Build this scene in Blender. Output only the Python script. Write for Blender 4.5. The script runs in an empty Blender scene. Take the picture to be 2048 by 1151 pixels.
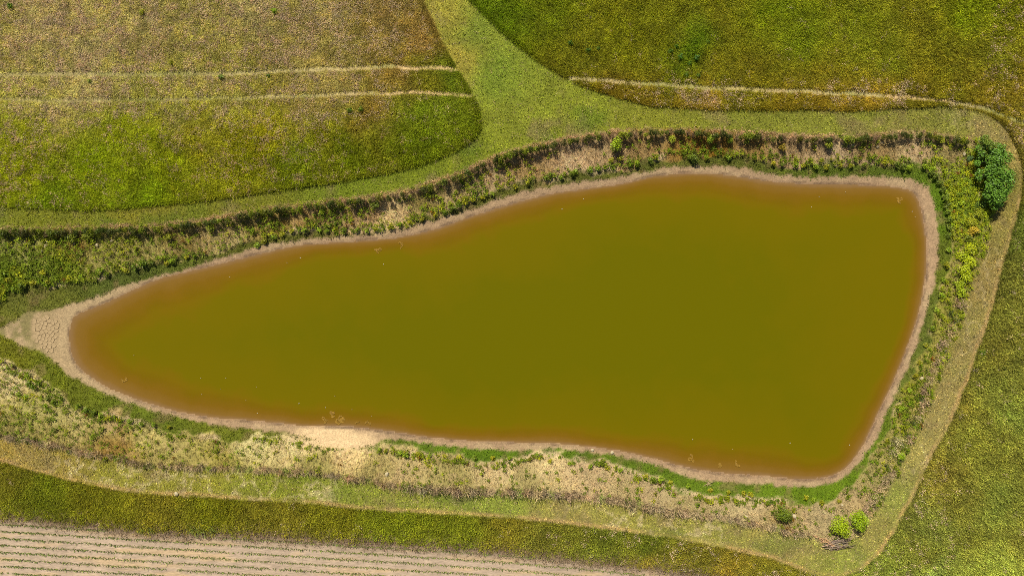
import bpy, math, random
import numpy as np
from mathutils import Vector

random.seed(7)
rng = np.random.default_rng(11)
SC = bpy.context.scene
COL = SC.collection

# ------------------------------------------------------------------ camera, sky, sun, exposure
CAM_H = 80.0
cam_d = bpy.data.cameras.new('camera'); cam = bpy.data.objects.new('camera', cam_d); COL.objects.link(cam)
cam.location = (0, 0, CAM_H); cam.rotation_euler = (0, 0, 0)
cam_d.sensor_width = 36.0; cam_d.lens = 24.0; cam_d.clip_end = 3000
SC.camera = cam

SUN_EL = math.radians(50.0)
to_sun = Vector((-0.42 * math.cos(SUN_EL), 0.907 * math.cos(SUN_EL), math.sin(SUN_EL))).normalized()
world = bpy.data.worlds.new('World'); SC.world = world; world.use_nodes = True
wn = world.node_tree
sky = wn.nodes.new('ShaderNodeTexSky'); sky.sky_type = 'NISHITA'; sky.sun_disc = False
sky.sun_elevation = SUN_EL; sky.sun_rotation = math.atan2(to_sun.x, to_sun.y)
bg = wn.nodes['Background']; bg.inputs['Strength'].default_value = 0.05
wn.links.new(sky.outputs[0], bg.inputs[0])
sun_d = bpy.data.lights.new('sun', 'SUN'); sun_d.energy = 5.0; sun_d.angle = math.radians(0.53)
sun_d.color = (1.0, 0.945, 0.86)
sun = bpy.data.objects.new('sun', sun_d); COL.objects.link(sun)
sun.rotation_euler = to_sun.to_track_quat('Z', 'Y').to_euler(); sun.location = (-30, 60, 90)
SC.view_settings.view_transform = 'Standard'; SC.view_settings.look = 'None'
SC.view_settings.exposure = 0.93; SC.view_settings.gamma = 1.0
SC.render.engine = 'CYCLES'
SC.cycles.use_denoising = False
SC.cycles.pixel_filter_type = 'BLACKMAN_HARRIS'; SC.cycles.filter_width = 0.85
SC.cycles.max_bounces = 6; SC.cycles.diffuse_bounces = 2; SC.cycles.transparent_max_bounces = 6

# ------------------------------------------------------------------ helpers
S = 120.0 / 2048.0
WATER_Z = -1.0
def lin(c):
    c = np.asarray(c, float) / 255.0
    return np.where(c <= 0.04045, c / 12.92, ((c + 0.055) / 1.055) ** 2.4)
def P(px, py, z=0.0):                      # a ground point of the survey plan at height z
    k = (CAM_H - z) / CAM_H
    return ((px - 1024) * S * k, (575.5 - py) * S * k)
def tag(o, label=None, cat=None, group=None, kind=None):
    if label: o['label'] = label
    if cat: o['category'] = cat
    if group: o['group'] = group
    if kind: o['kind'] = kind
    return o
def empty(name, loc, rz=0.0):
    o = bpy.data.objects.new(name, None); COL.objects.link(o)
    o.location = loc; o.rotation_euler = (0, 0, rz); o.empty_display_size = 0.2
    return o
def mesh_np(name, V, F, var=None, smooth=False):
    """V (n,3), F list/array of polys; var: per-vertex float attribute"""
    me = bpy.data.meshes.new(name)
    if isinstance(F, np.ndarray): F = F.tolist()
    me.from_pydata(np.asarray(V, float).tolist(), [], F)
    if var is not None:
        a = me.attributes.new('var', 'FLOAT', 'POINT'); a.data.foreach_set('value', np.asarray(var, np.float32))
    if smooth: me.polygons.foreach_set('use_smooth', [True] * len(me.polygons))
    me.update()
    return me
def obj(name, me, mat=None, parent=None, link=True):
    o = bpy.data.objects.new(name, me)
    if mat is not None and not me.materials: me.materials.append(mat)
    if link: COL.objects.link(o)
    if parent is not None: o.parent = parent
    return o

_LAT = rng.random((8, 256, 256))
def vnoise(x, y, k=0):
    x = np.asarray(x, float); y = np.asarray(y, float)
    xi = np.floor(x).astype(int); yi = np.floor(y).astype(int)
    fx = x - xi; fy = y - yi
    fx = fx * fx * (3 - 2 * fx); fy = fy * fy * (3 - 2 * fy)
    L = _LAT[k % 8]; x0 = xi & 255; x1 = (xi + 1) & 255; y0 = yi & 255; y1 = (yi + 1) & 255
    return (L[x0, y0] * (1 - fx) + L[x1, y0] * fx) * (1 - fy) + (L[x0, y1] * (1 - fx) + L[x1, y1] * fx) * fy
def fbm(x, y, f=1.0, octv=4, k=0):
    s = 0; a = 1; t = 0
    for i in range(octv):
        s = s + a * vnoise(x * f + 17.3 * i, y * f - 9.1 * i, k + i); t += a; a *= 0.55; f *= 2.03
    return s / t
def sstep(a, b, x):
    t = np.clip((x - a) / (b - a), 0, 1); return t * t * (3 - 2 * t)

def chaikin(p, closed=True, n=1):
    p = np.asarray(p, float)
    for _ in range(n):
        if closed:
            q = np.roll(p, -1, 0); p = np.stack([0.75 * p + 0.25 * q, 0.25 * p + 0.75 * q], 1).reshape(-1, 2)
        else:
            a = p[:-1]; b = p[1:]
            m = np.stack([0.75 * a + 0.25 * b, 0.25 * a + 0.75 * b], 1).reshape(-1, 2)
            p = np.vstack([p[:1], m, p[-1:]])
    return p
def seg_dist(x, y, pts, closed):
    pts = np.asarray(pts, float)
    a = pts if closed else pts[:-1]; b = np.roll(pts, -1, 0) if closed else pts[1:]
    d = np.full(x.shape, 1e9)
    for (ax, ay), (bx, by) in zip(a, b):
        ex, ey = bx - ax, by - ay; L = ex * ex + ey * ey + 1e-9
        t = np.clip(((x - ax) * ex + (y - ay) * ey) / L, 0, 1)
        d = np.minimum(d, (x - ax - t * ex) ** 2 + (y - ay - t * ey) ** 2)
    return np.sqrt(d)
def inside(x, y, pts):
    c = np.zeros(x.shape, bool); n = len(pts)
    for i in range(n):
        ax, ay = pts[i]; bx, by = pts[i - 1]
        if ay == by: continue
        c ^= ((ay > y) != (by > y)) & (x < (bx - ax) * (y - ay) / (by - ay) + ax)
    return c
def sdist(x, y, pts):                       # negative inside, in metres (inputs in plan px)
    d = seg_dist(x, y, pts, True) * S
    return np.where(inside(x, y, pts), -d, d)

# ------------------------------------------------------------------ survey outlines (plan px)
WATER = chaikin([(140,688),(139,665),(143,645),(150,631),(175,620),(212,606),(250,588),(275,576),(325,555),(400,538),(475,520),(510,511),(587,492),(662,486),(737,482),(812,474),(887,455),(937,435),(1022,409),(1099,388),(1174,378),(1249,368),(1290,357),(1324,351),(1399,346),(1474,353),(1536,364),(1611,369),(1686,370),(1761,372),(1811,377),(1830,388),(1841,413),(1850,463),(1853,513),(1849,563),(1836,631),(1811,701),(1786,763),(1761,813),(1733,875),(1711,913),(1688,938),(1656,953),(1598,957),(1536,950),(1449,945),(1374,934),(1324,919),(1274,907),(1224,897),(1149,888),(1099,884),(1024,883),(912,879),(837,870),(787,862),(737,855),(687,850),(612,851),(562,845),(512,840),(437,835),(375,826),(312,810),(260,792),(217,775),(187,756),(160,737),(146,715)])
MUD = chaikin([(-30,660),(0,654),(30,640),(66,620),(100,624),(140,610),(190,594),(232,576),(300,557),(362,541),(425,523),(475,509),(537,490),(612,478),(712,475),(762,472),(812,460),(874,442),(937,424),(1012,395),(1086,378),(1174,362),(1249,356),(1286,346),(1349,335),(1424,334),(1499,342),(1534,348),(1611,358),(1711,355),(1798,358),(1836,365),(1856,380),(1866,413),(1872,450),(1874,488),(1871,538),(1860,585),(1843,646),(1829,690),(1806,751),(1781,801),(1755,865),(1728,908),(1706,933),(1681,955),(1648,969),(1611,972),(1561,967),(1499,963),(1424,960),(1374,948),(1324,930),(1274,917),(1224,906),(1149,898),(1086,894),(1024,897),(962,894),(862,887),(775,870),(752,885),(710,893),(660,886),(610,870),(560,858),(487,854),(375,838),(300,820),(225,793),(162,761),(125,741),(87,706),(57,698),(25,681),(0,668)])
TOPEDGE = [(-600,440),(-300,446),(0,455),(75,458),(175,455),(275,452),(375,445),(450,433),(512,421),(587,410),(662,401),(737,394),(812,380),(887,360),(937,338),(987,315),(1024,303),(1094,285),(1174,270),(1249,262),(1349,258),(1449,265),(1534,268),(1600,272),(1686,273),(1761,268),(1823,262),(1873,267),(1936,279)]
RIGHTEDGE = [(1975,283),(2000,300),(2008,340),(2002,400),(1986,425),(1975,465),(1962,520),(1950,560),(1937,592),(1930,613),(1916,658),(1898,713),(1881,751),(1866,796),(1848,831),(1836,861),(1823,885),(1811,913),(1793,945),(1776,983),(1756,1015),(1738,1040),(1726,1063),(1698,1082),(1672,1092)]
BOTEDGE = [(1650,1090),(1623,1075),(1586,1070),(1536,1058),(1499,1050),(1424,1036),(1349,1028),(1274,1013),(1224,1003),(1149,994),(1074,989),(987,987),(887,983),(812,978),(737,965),(662,953),(587,946),(512,943),(400,938),(312,934),(237,923),(150,904),(87,890),(37,880),(0,874),(-300,820),(-600,780)]
BANK = chaikin(TOPEDGE + RIGHTEDGE + BOTEDGE)
A_EDGE = [(843,0),(862,40),(880,80),(895,110),(911,135),(922,150),(940,185),(952,205),(962,235),(961,256),(950,275),(930,290),(900,305),(860,322),(800,340),(740,350),(680,362),(620,370),(560,378),(512,386),(440,396),(380,403),(320,409),(260,414),(200,418),(150,418),(100,415),(60,413),(30,412),(0,408)]
FIELD_A = chaikin([(600,-600),(760,-180)] + A_EDGE + [(-300,390),(-600,370),(-600,-600)])
B_EDGE = [(940,0),(960,20),(990,50),(1024,82),(1060,110),(1090,130),(1120,150),(1145,161),(1170,172),(1210,187),(1250,198),(1300,211),(1350,213),(1400,215),(1430,219),(1500,217),(1580,217),(1690,220),(1750,217),(1800,214),(1850,212),(1890,210),(1930,216),(1965,224),(1992,237),(2011,252),(2030,285),(2044,320),(2048,355),(2043,408),(2031,443),(2016,500),(2003,538),(1993,591),(1976,646),(1958,693),(1941,751),(1921,796),(1906,836),(1890,870),(1873,895),(1848,945),(1833,985),(1811,1020),(1796,1055),(1773,1088),(1756,1113),(1736,1127),(1716,1143),(1675,1156),(1630,1150),(1586,1134),(1534,1114),(1449,1096),(1349,1076),(1249,1063),(1174,1053),(1099,1044),(1024,1036),(887,1028),(787,1023),(712,1018),(637,1008),(562,1003),(512,1002),(400,993),(250,985),(150,963),(75,945),(25,930),(0,922)]
FIELD_B = chaikin([(700,-600),(800,-220),(895,-55)] + B_EDGE + [(-300,850),(-600,790),(-600,2200),(2800,2200),(2800,-600)])
CROP = [(-600,985),(0,1036),(75,1043),(175,1053),(300,1068),(400,1070),(510,1073),(662,1083),(812,1091),(1012,1105),(1174,1125),(1324,1141),(1400,1152),(1600,1195),(2000,1300),(2800,1560),(2800,2200),(-600,2200)]
TRACKS = [([(-600,146),(0,148),(100,149),(300,149),(450,147),(512,145),(600,140),(700,137),(800,134),(870,135),(914,138)], 4.2),
          ([(-600,196),(0,199),(120,201),(300,199),(450,196),(512,196),(600,192),(700,188),(780,186),(860,185),(945,191)], 3.6),
          ([(1140,157),(1200,161),(1300,167),(1400,174),(1500,178),(1600,183),(1700,188),(1800,193),(1870,200),(1950,212),(2000,228),(2060,254),(2300,360)], 4.4)]

# ------------------------------------------------------------------ the fine ground grid
X0, X1, Y0, Y1, DG = -74.0, 74.0, -47.0, 47.0, 0.2
nx = int(round((X1 - X0) / DG)) + 1; ny = int(round((Y1 - Y0) / DG)) + 1
gx = np.linspace(X0, X1, nx); gy = np.linspace(Y0, Y1, ny)
GX, GY = np.meshgrid(gx, gy, indexing='ij')
PX = GX / S + 1024; PY = 575.5 - GY / S
# a little wander so that no outline is ruler-clean
wx = (fbm(GX, GY, 0.9, 3, 1) - 0.5) * 7; wy = (fbm(GX, GY, 0.9, 3, 4) - 0.5) * 7
wx2 = (fbm(GX, GY, 2.2, 2, 2) - 0.5) * 4; wy2 = (fbm(GX, GY, 2.2, 2, 5) - 0.5) * 4
dW = sdist(PX + wx2 * .5, PY + wy2 * .5, WATER)
dM = sdist(PX + wx * 1.3 + wx2 * 2, PY + wy * 1.3 + wy2 * 2, MUD)
dM = dM - .2 * sstep(250, 500, PX)
dK = sdist(PX + wx * .7, PY + wy * .7, BANK)
dA = sdist(PX + wx * .5, PY + wy * .5, FIELD_A)
dB = sdist(PX + wx * .6, PY + wy * .6, FIELD_B)
dF = sdist(PX + wx, PY + wy, CROP)
dT = np.full(PX.shape, 9.0)
for pts, w in TRACKS:
    dT = np.minimum(dT, (seg_dist(PX, PY + (fbm(GX, GY, .35, 2, 3) - .5) * 5, chaikin(pts, False), False) - w + .3) * S)

def idw(px, py, ctrl, p=2.6):
    """smooth blend of plan-located values"""
    num = 0; den = 0
    for x, y, v in ctrl:
        w = 1.0 / (((px - x) ** 2 + (py - y) ** 2) / 1e4 + 0.02) ** (p / 2)
        v = np.asarray(v, float)
        num = num + (w[..., None] * v if v.ndim else w * v); den = den + w
    return num / (den[..., None] if np.ndim(num) > np.ndim(den) else den)

# heights
Z = np.zeros_like(GX)
inK = dK < 0
r = np.where(dW > 0, dW / (dW + np.maximum(-dK, 0) + 1e-6), 0)
prof = np.interp(r, [0, 0.12, 0.28, 0.55, 0.85, 1.0], [0.0, 0.07, 0.19, 0.5, 0.88, 1.0])
Zb = WATER_Z * (1 - prof)
shelf = idw(PX, PY, [(150,670,9.),(300,560,6.),(300,790,6.),(500,520,4.6),(700,490,2.6),(1000,420,3.6),(1200,380,2.6),(1400,350,3.8),(1600,370,4.5),(1840,420,4.5),(1850,500,2.6),(1800,720,2.0),(1700,930,3.2),(1500,940,5.),(1400,930,4.6),(1200,880,2.6),(900,870,2.2),(700,850,3.2),(500,830,3.6),(400,810,4.6)], 3)
shelf = shelf * .75 * (.75 + .5 * fbm(GX, GY, .25, 3, 2))
DEP = np.maximum(-dW, 0) / shelf                  # 1 = edge of the shallow shelf
Zw = WATER_Z - np.interp(DEP, [0, .5, 1, 2, 4], [0, .10, .25, .8, 1.9]) - 0.02 * (DEP > 0)
Z = np.where(dW < 0, Zw, np.where(inK, Zb, 0.0))
fade = sstep(X1, X1 - 8, np.abs(GX)) * sstep(Y1, Y1 - 8, np.abs(GY))
rough = (fbm(GX, GY, 0.5, 4, 6) - 0.5)
amp = np.where(dW < 0, 0.05, np.where(dM < 0, 0.05, np.where(inK, 0.25, 0.16)))
Z = Z + rough * amp * sstep(0, 1.2, np.abs(dW)) * fade
Z += np.where(dF < 0, 0.0, 0)
Z = np.where((dW > 0) & inK, np.maximum(Z, WATER_Z + 0.012 + 0.05 * np.clip(dW, 0, 1)), Z)

def lookup(A, px, py):
    """bilinear read of a grid field at plan px"""
    fx = np.clip(((px - 1024) * S - X0) / DG, 0, nx - 1.001); fy = np.clip(((575.5 - py) * S - Y0) / DG, 0, ny - 1.001)
    i = fx.astype(int); j = fy.astype(int); u = fx - i; v = fy - j
    if A.ndim == 3: u = u[:, None]; v = v[:, None]
    return (A[i, j] * (1 - u) + A[i + 1, j] * u) * (1 - v) + (A[i, j + 1] * (1 - u) + A[i + 1, j + 1] * u) * v
def ground_at(px, py):
    z = float(lookup(Z, np.array([float(px)]), np.array([float(py)]))[0])
    x, y = P(px, py, z); return (x, y, z)

# ------------------------------------------------------------------ plant and soil colours (as sRGB appearance, turned to albedo)
GAIN = 0.39
C_A = [(100,40,(146,124,80)),(300,60,(140,120,74)),(500,40,(142,124,78)),(650,50,(136,116,70)),(780,40,(128,100,56)),(850,90,(132,94,50)),(200,110,(148,128,84)),(600,110,(134,114,66)),
       (150,170,(152,132,84)),(400,170,(146,130,72)),(650,165,(138,116,66)),(800,160,(134,98,48)),(860,165,(108,100,24)),(900,160,(96,104,16)),
       (100,225,(148,130,76)),(350,225,(136,124,56)),(600,215,(134,112,60)),(750,215,(122,92,38)),(850,220,(96,104,18)),(920,240,(92,104,20)),
       (60,280,(130,130,24)),(250,265,(132,136,18)),(400,255,(142,126,52)),(520,280,(146,130,30)),(640,265,(124,112,28)),(700,300,(100,110,18)),(850,290,(92,108,18)),
       (60,340,(136,138,24)),(200,330,(118,132,16)),(350,330,(124,128,18)),(480,330,(134,130,24)),(600,340,(104,116,18)),(100,395,(100,122,22)),(300,390,(104,124,20))]
C_B = [(980,10,(96,110,14)),(1100,40,(108,114,18)),(1150,100,(112,104,26)),(1250,60,(116,114,24)),(1380,110,(92,110,18)),(1350,150,(108,106,22)),(1450,40,(124,114,26)),(1550,20,(110,118,20)),(1600,90,(108,116,22)),(1700,60,(114,116,28)),
       (1780,130,(112,114,30)),(1850,60,(124,112,40)),(1950,20,(118,124,24)),(1980,110,(118,112,48)),(2030,160,(152,118,62)),(1500,155,(120,102,26)),(1650,165,(124,104,34)),(1850,175,(132,104,40)),(1960,190,(136,106,46)),
       (1220,180,(132,94,30)),(1300,190,(140,104,44)),(1400,202,(176,126,70)),(1450,200,(120,104,26)),(1550,205,(136,100,34)),(1650,208,(144,100,38)),(1720,207,(182,132,72)),(1800,207,(120,100,34)),(1880,206,(112,106,34)),
       (2030,270,(158,116,50)),(2046,310,(150,112,52)),(2045,450,(100,106,34)),(2040,560,(104,102,34)),(2030,640,(124,112,52)),(1985,700,(124,98,44)),(1965,690,(110,112,34)),(2040,740,(122,112,52)),(1990,770,(116,116,40)),(2030,830,(124,130,46)),(1930,830,(138,110,46)),
       (1960,900,(132,122,46)),(2030,930,(124,116,48)),(1875,950,(160,120,54)),(1900,1000,(126,106,46)),(1980,1020,(112,116,40)),(1860,1050,(110,112,40)),(1830,1100,(112,106,40)),(1930,1080,(118,108,40)),(2030,1090,(134,120,52)),(1860,1130,(128,136,54)),(1980,1130,(136,140,50)),(1760,1140,(110,114,36)),
       (20,950,(104,98,26)),(80,985,(100,108,20)),(180,995,(112,112,24)),(300,1010,(118,104,30)),(420,1020,(110,112,20)),(560,1025,(112,98,32)),(700,1030,(112,112,24)),(800,1045,(108,116,22)),(920,1050,(106,114,24)),(1020,1060,(116,98,34)),(1100,1060,(104,104,36)),(1200,1080,(100,108,34)),(1300,1090,(92,104,28)),(1400,1105,(104,100,32)),(1450,1135,(142,96,46)),(1300,1125,(146,104,56)),(1550,1140,(112,104,34))]
C_PATH = [(880,20,(128,132,62)),(960,60,(106,126,48)),(1000,150,(104,126,44)),(920,120,(130,130,62)),(1050,230,(114,126,46)),(1020,280,(112,124,42)),(950,310,(104,118,32)),(850,340,(98,114,30)),(700,385,(94,112,28)),(500,405,(100,110,34)),(300,430,(106,112,40)),(100,440,(100,112,34)),
          (1150,240,(112,124,40)),(1300,240,(114,120,42)),(1500,245,(110,116,44)),(1700,240,(112,116,46)),(1900,240,(112,112,50)),(1980,270,(132,122,70)),(2030,330,(132,118,72)),(2020,400,(122,112,58)),(2000,470,(124,112,64)),(1970,560,(128,112,70)),(1950,640,(126,116,70)),(1910,740,(132,118,76)),(1870,830,(134,122,78)),(1840,910,(134,124,76)),(1800,990,(126,128,66)),
          (1750,1070,(132,124,72)),(1680,1120,(126,128,62)),(1550,1085,(140,128,78)),(1450,1070,(130,126,66)),(1300,1045,(134,128,66)),(1150,1020,(136,128,72)),(1000,1010,(120,128,56)),(850,1000,(122,126,56)),(700,985,(116,124,52)),(550,970,(116,124,46)),(400,960,(124,126,54)),(250,955,(120,122,54)),(100,915,(130,124,66)),(20,900,(134,126,72))]
C_BANK = [(30,480,(132,124,66)),(60,520,(140,132,70)),(30,560,(116,140,22)),(120,545,(128,138,32)),(200,520,(148,136,72)),(150,480,(134,112,52)),(300,510,(150,136,74)),(350,480,(140,120,62)),(450,480,(160,140,84)),(600,440,(154,126,72)),(560,465,(150,128,58)),(740,425,(164,132,84)),(800,440,(196,162,110)),(770,445,(206,170,116)),(900,400,(168,144,92)),(860,405,(138,122,58)),
          (1000,365,(172,144,96)),(1050,350,(160,128,76)),(1160,325,(194,160,114)),(1200,315,(164,136,88)),(1300,310,(160,128,74)),(1400,300,(150,104,44)),(1420,320,(142,100,30)),(1500,300,(156,124,64)),(1600,310,(164,136,86)),(1680,310,(176,150,102)),(1740,300,(156,128,72)),(1840,300,(186,158,104)),(1900,305,(160,138,78)),(1900,340,(130,130,52)),(1930,370,(112,132,34)),(1910,420,(118,134,34)),(1920,470,(142,134,58)),
          (1900,550,(146,134,60)),(1915,500,(150,136,66)),(1880,650,(140,132,50)),(1860,720,(146,136,56)),(1830,800,(132,126,40)),(1790,880,(146,134,62)),(1750,950,(150,136,72)),(1720,1000,(168,144,88)),(1650,1030,(166,146,92)),(1560,1030,(158,136,76)),(1480,1000,(170,150,94)),(1520,980,(210,184,130)),
          (1400,990,(160,142,84)),(1300,960,(172,150,96)),(1250,1000,(164,144,86)),(1180,950,(180,156,100)),(1100,915,(206,180,116)),(1180,920,(196,166,112)),(1060,960,(158,142,80)),(1000,930,(186,162,104)),(900,960,(150,136,72)),(820,930,(176,154,94)),(700,905,(206,176,114)),(750,950,(150,134,72)),(600,890,(204,180,120)),(620,930,(142,130,64)),(500,880,(186,170,108)),(450,920,(144,130,58)),
          (350,880,(150,136,70)),(300,860,(168,152,86)),(200,860,(146,130,70)),(220,890,(136,104,46)),(120,820,(160,148,84)),(50,800,(156,146,78)),(30,850,(134,122,62)),(100,870,(138,124,62)),(150,830,(176,158,98)),(30,770,(196,170,120))]

# BEGIN ADJ
def adj(L_, zone_):
    out = []
    for x, y, c in L_:
        t = min(max((x + 1.2 * y - 900) / 1400, 0), 1); c = np.array(c, float)
        if zone_ == 'path': a, b_ = np.array((1.25, 1.14, .9)), np.array((1.18, 1.18, 1.02))
        elif zone_ == 'bank': c[1] += .4 * max(c[0] - c[1] - 26, 0); a, b_ = np.array((1.08, 1.1, 1.12)), np.array((.99, 1.0, 1.1))
        elif zone_ == 'A':
            if y > 235: c = c * .45 + np.array((108, 122, 16)) * .55 if c[0] - c[1] < 20 else c * .7 + np.array((112, 118, 24)) * .3; a = b_ = np.array((1.04, 1.0, .85))
            elif c[0] - c[1] > 8: c[1] += .3 * (c[0] - c[1]); a = b_ = np.array((.99, 1.01, 1.02))
            else: a = b_ = np.array((1.0, 1.05, .8))
        else:
            if c[0] - c[1] > 4: w_ = .32 if y > 230 else .5; c = c * w_ + np.array((112, 112, 32)) * (1 - w_)
            a = b_ = np.array((.95, .97, .65)) if y < 230 else np.array((.96, .98, 1.1)) if x > 1640 else np.array((.95, .93, .8))
        out.append((x, y, tuple(np.clip(c * (a * (1 - t) + b_ * t), 0, 250))))
    return out
C_A = adj(C_A, 'A'); C_B = adj(C_B, 'B'); C_PATH = adj(C_PATH, 'path'); C_BANK = adj(C_BANK, 'bank')
# END ADJ
def jig(k, f=0.25, a=60):
    return PX + (fbm(GX, GY, f, 3, k) - .5) * a * 2, PY + (fbm(GX, GY, f, 3, k + 3) - .5) * a * 2
qx, qy = jig(0, 0.22, 45)
colA = lin(idw(qx, qy, C_A)); colB = lin(idw(qx, qy, C_B))
qx, qy = jig(1, 0.5, 14); colK = lin(idw(qx, qy, C_BANK, 3.2))
qx, qy = jig(2, 0.3, 30); colP = lin(idw(qx, qy, C_PATH))
def mul(c, f): return c * f[..., None]
def mix(a, b, f):
    f = f[..., None]; return a * (1 - f) + b * f
n_big = fbm(GX, GY, 0.18, 4, 0); n_mid = fbm(GX, GY, 0.7, 3, 2); n_fin = fbm(GX, GY, 2.2, 2, 5)
full = lambda c: np.broadcast_to(lin(c), PX.shape + (3,)).copy()

# mown path: dry thatch veins on the lower and right stretches
thatch = np.clip(1 - np.abs(fbm(GX, GY, .55, 4, 3) - .5) * 16, 0, 1) * sstep(.42, .62, fbm(GX, GY, .12, 2, 6))
botw = sstep(860, 930, PY) + 0.5 * sstep(1850, 1950, PX)
gPath = mul(colP, 0.82 + 0.5 * n_mid)
gPath = mix(gPath, full((222, 200, 150)), np.clip(thatch * botw * .7, 0, .6))
dry = sstep(.56, .78, fbm(GX, GY, .33, 4, 7)); gPath = mix(gPath, full((146, 126, 82)), dry * .55)
lush = sstep(.58, .78, fbm(GX, GY, .2, 3, 1)); gPath = mix(gPath, full((82, 112, 22)), lush * .45)
# rims of the path: dead mower swath on the outside of the right and lower stretch
rim = np.exp(-((dB - 0.28) / 0.22) ** 2) * (sstep(260, 330, PY)) * (0.35 + 0.65 * sstep(.4, .6, fbm(GX, GY, .3, 3, 2)))
gPath = mix(gPath, full((200, 164, 104)), np.clip(rim, 0, 1) * .8)
# soil under the tall grass
gField = np.where((dA < 0)[..., None], colA, colB)
gField = mul(gField * np.array([1.0, .98, 1.0]), 0.6 + 0.7 * n_mid)
trk = sstep(0.14, -0.06, dT)
tcol = mix(full((208, 190, 126)), full((236, 200, 134)), sstep(620, 860, PX) * sstep(1100, 1000, PX) + sstep(1150, 1200, PX) * sstep(.4, .6, fbm(GX, GY, .2, 3, 4)))
tcol = mix(tcol, full((160, 168, 84)), sstep(.45, .65, fbm(GX, GY, .25, 2, 6)) * .6)
gField = mix(gField, tcol, trk * (1 - .5 * sstep(650, 350, PX)))
# residue band next to the crop, then the crop soil
gField = mix(gField, full((128, 106, 78)), sstep(1.5, .2, dF) * sstep(-40, -10, -np.abs(dB) - 0) )
gCrop = mul(full((210, 184, 154)), .85 + .3 * n_mid)
gCrop = mix(gCrop, full((236, 200, 146)), sstep(.5, .75, fbm(GX * .25, GY * 2.2, .8, 3, 1)) * .6)
gCrop = mix(gCrop, full((160, 138, 104)), sstep(-1.6, 0, dF) * .6)
# bank soil
gBank = mul(colK, 1.1 + 0.5 * n_mid)
gBank = mix(gBank, full((214, 178, 132)), sstep(.6, .78, fbm(GX, GY, .9, 3, 6)) * .45)
# short green belt just above the mud
belt_w = idw(PX, PY, [(60,600,2.6),(250,565,1.6),(450,505,1.0),(600,472,.8),(780,462,.25),(900,425,.8),(1000,385,1.0),(1150,355,.5),(1250,345,.8),(1400,325,1.2),(1600,345,1.3),(1750,345,1.5),(1850,360,1.9),(1885,420,1.7),(1885,520,1.3),(1860,640,1.0),(1800,780,.6),(1740,890,.45),(1700,950,1.1),(1640,985,1.5),(1500,975,1.5),(1400,960,1.6),(1300,935,1.4),(1200,915,.7),(1100,903,.3),(1000,905,1.1),(900,898,1.2),(780,880,.9),(680,895,.05),(560,862,.5),(450,855,1.3),(300,830,1.7),(150,770,2.6),(50,705,2.6)], 3.5)
bl = sstep(belt_w + .22, belt_w - .22, dM + (n_mid - .5) * 1.5 + (fbm(GX, GY, .3, 2, 7) - .5) * 1.4)
colBelt = lin(idw(PX, PY, [(60,600,(98,108,44)),(250,565,(84,100,40)),(600,472,(96,104,44)),(1000,385,(92,100,42)),(1400,325,(92,102,42)),(1750,345,(86,106,34)),(1885,420,(82,114,18)),(1885,520,(92,108,32)),(1860,640,(92,108,42)),(1640,985,(92,122,22)),(1400,960,(88,116,26)),(1000,905,(84,116,20)),(450,855,(98,112,30)),(300,830,(92,110,28)),(100,740,(98,112,24)),(20,720,(104,112,24))], 3))
gBelt = mul(colBelt * np.array([1.4, 1.2, .85]), .75 + .6 * n_mid)
gBelt = mix(gBelt, full((150, 126, 80)), sstep(.58, .75, fbm(GX, GY, .8, 3, 3)) * .5)
gBank = mix(gBank, gBelt, bl)
pale = sstep(.5, .1, np.abs(dM - belt_w - .2)) * sstep(.5, .66, fbm(GX, GY, .28, 3, 5)); gBank = mix(gBank, full((226, 196, 148)), pale * .75)
# mud
gMud = mul(full((188, 156, 116)), .82 + .36 * n_mid)
gMud = mix(gMud, full((196, 168, 122)), sstep(400, 200, PX))
gMud = mix(gMud, full((206, 178, 130)), sstep(.52, .7, fbm(GX, GY, .6, 3, 1)) * .5)
sand = np.exp(-(((PX + wx * 4 - 672) / 78) ** 2 + ((PY + wy * 3 - 874 - (PX - 660) * .1) / 21) ** 2) ** 1.5); gMud = mix(gMud, full((250, 214, 158)), np.clip(sand * 1.5, 0, 1)); gBank = mix(gBank, full((250, 214, 158)), np.clip(sand * 1.5, 0, 1))
gMud = mix(gMud, full((104, 86, 66)), sstep(.24, .06, np.abs(dW - .18)) * sstep(.5, .62, fbm(GX, GY, .8, 3, 2)) * .7)
gMud = mix(gMud, full((164, 126, 88)), sstep(.5, 0, dW) * .5)
tip = sstep(120, 50, PX) * sstep(.35, .6, fbm(GX, GY, .9, 3, 4)); gMud = mix(gMud, full((128, 124, 62)), tip * .7)
gBed = mul(full((176, 142, 92)), .85 + .3 * n_mid)

kind_col = np.where((dW < 0)[..., None], gBed, np.where((dM < 0)[..., None], gMud, np.where(inK[..., None], gBank, np.where((dF < 0)[..., None], gCrop, np.where(((dA < 0) | (dB < 0))[..., None], gField, gPath)))))
soft = sstep(-.18, .18, dM); kind_col = np.where(((np.abs(dM) < .18) & inK & (dW > 0.02))[..., None], mix(gMud, gBank, soft), kind_col)
soft = sstep(-.4, .4, dK); kind_col = np.where(((np.abs(dK) < .4) & (dA > 0) & (dB > 0) & (dM > 0))[..., None], mix(gBank, gPath, soft), kind_col)
soft = sstep(-.5, .5, dF); kind_col = np.where((np.abs(dF) < .5)[..., None], mix(gCrop, gField, soft), kind_col)
kind_col = np.clip(kind_col * GAIN, 0, 1)

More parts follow.
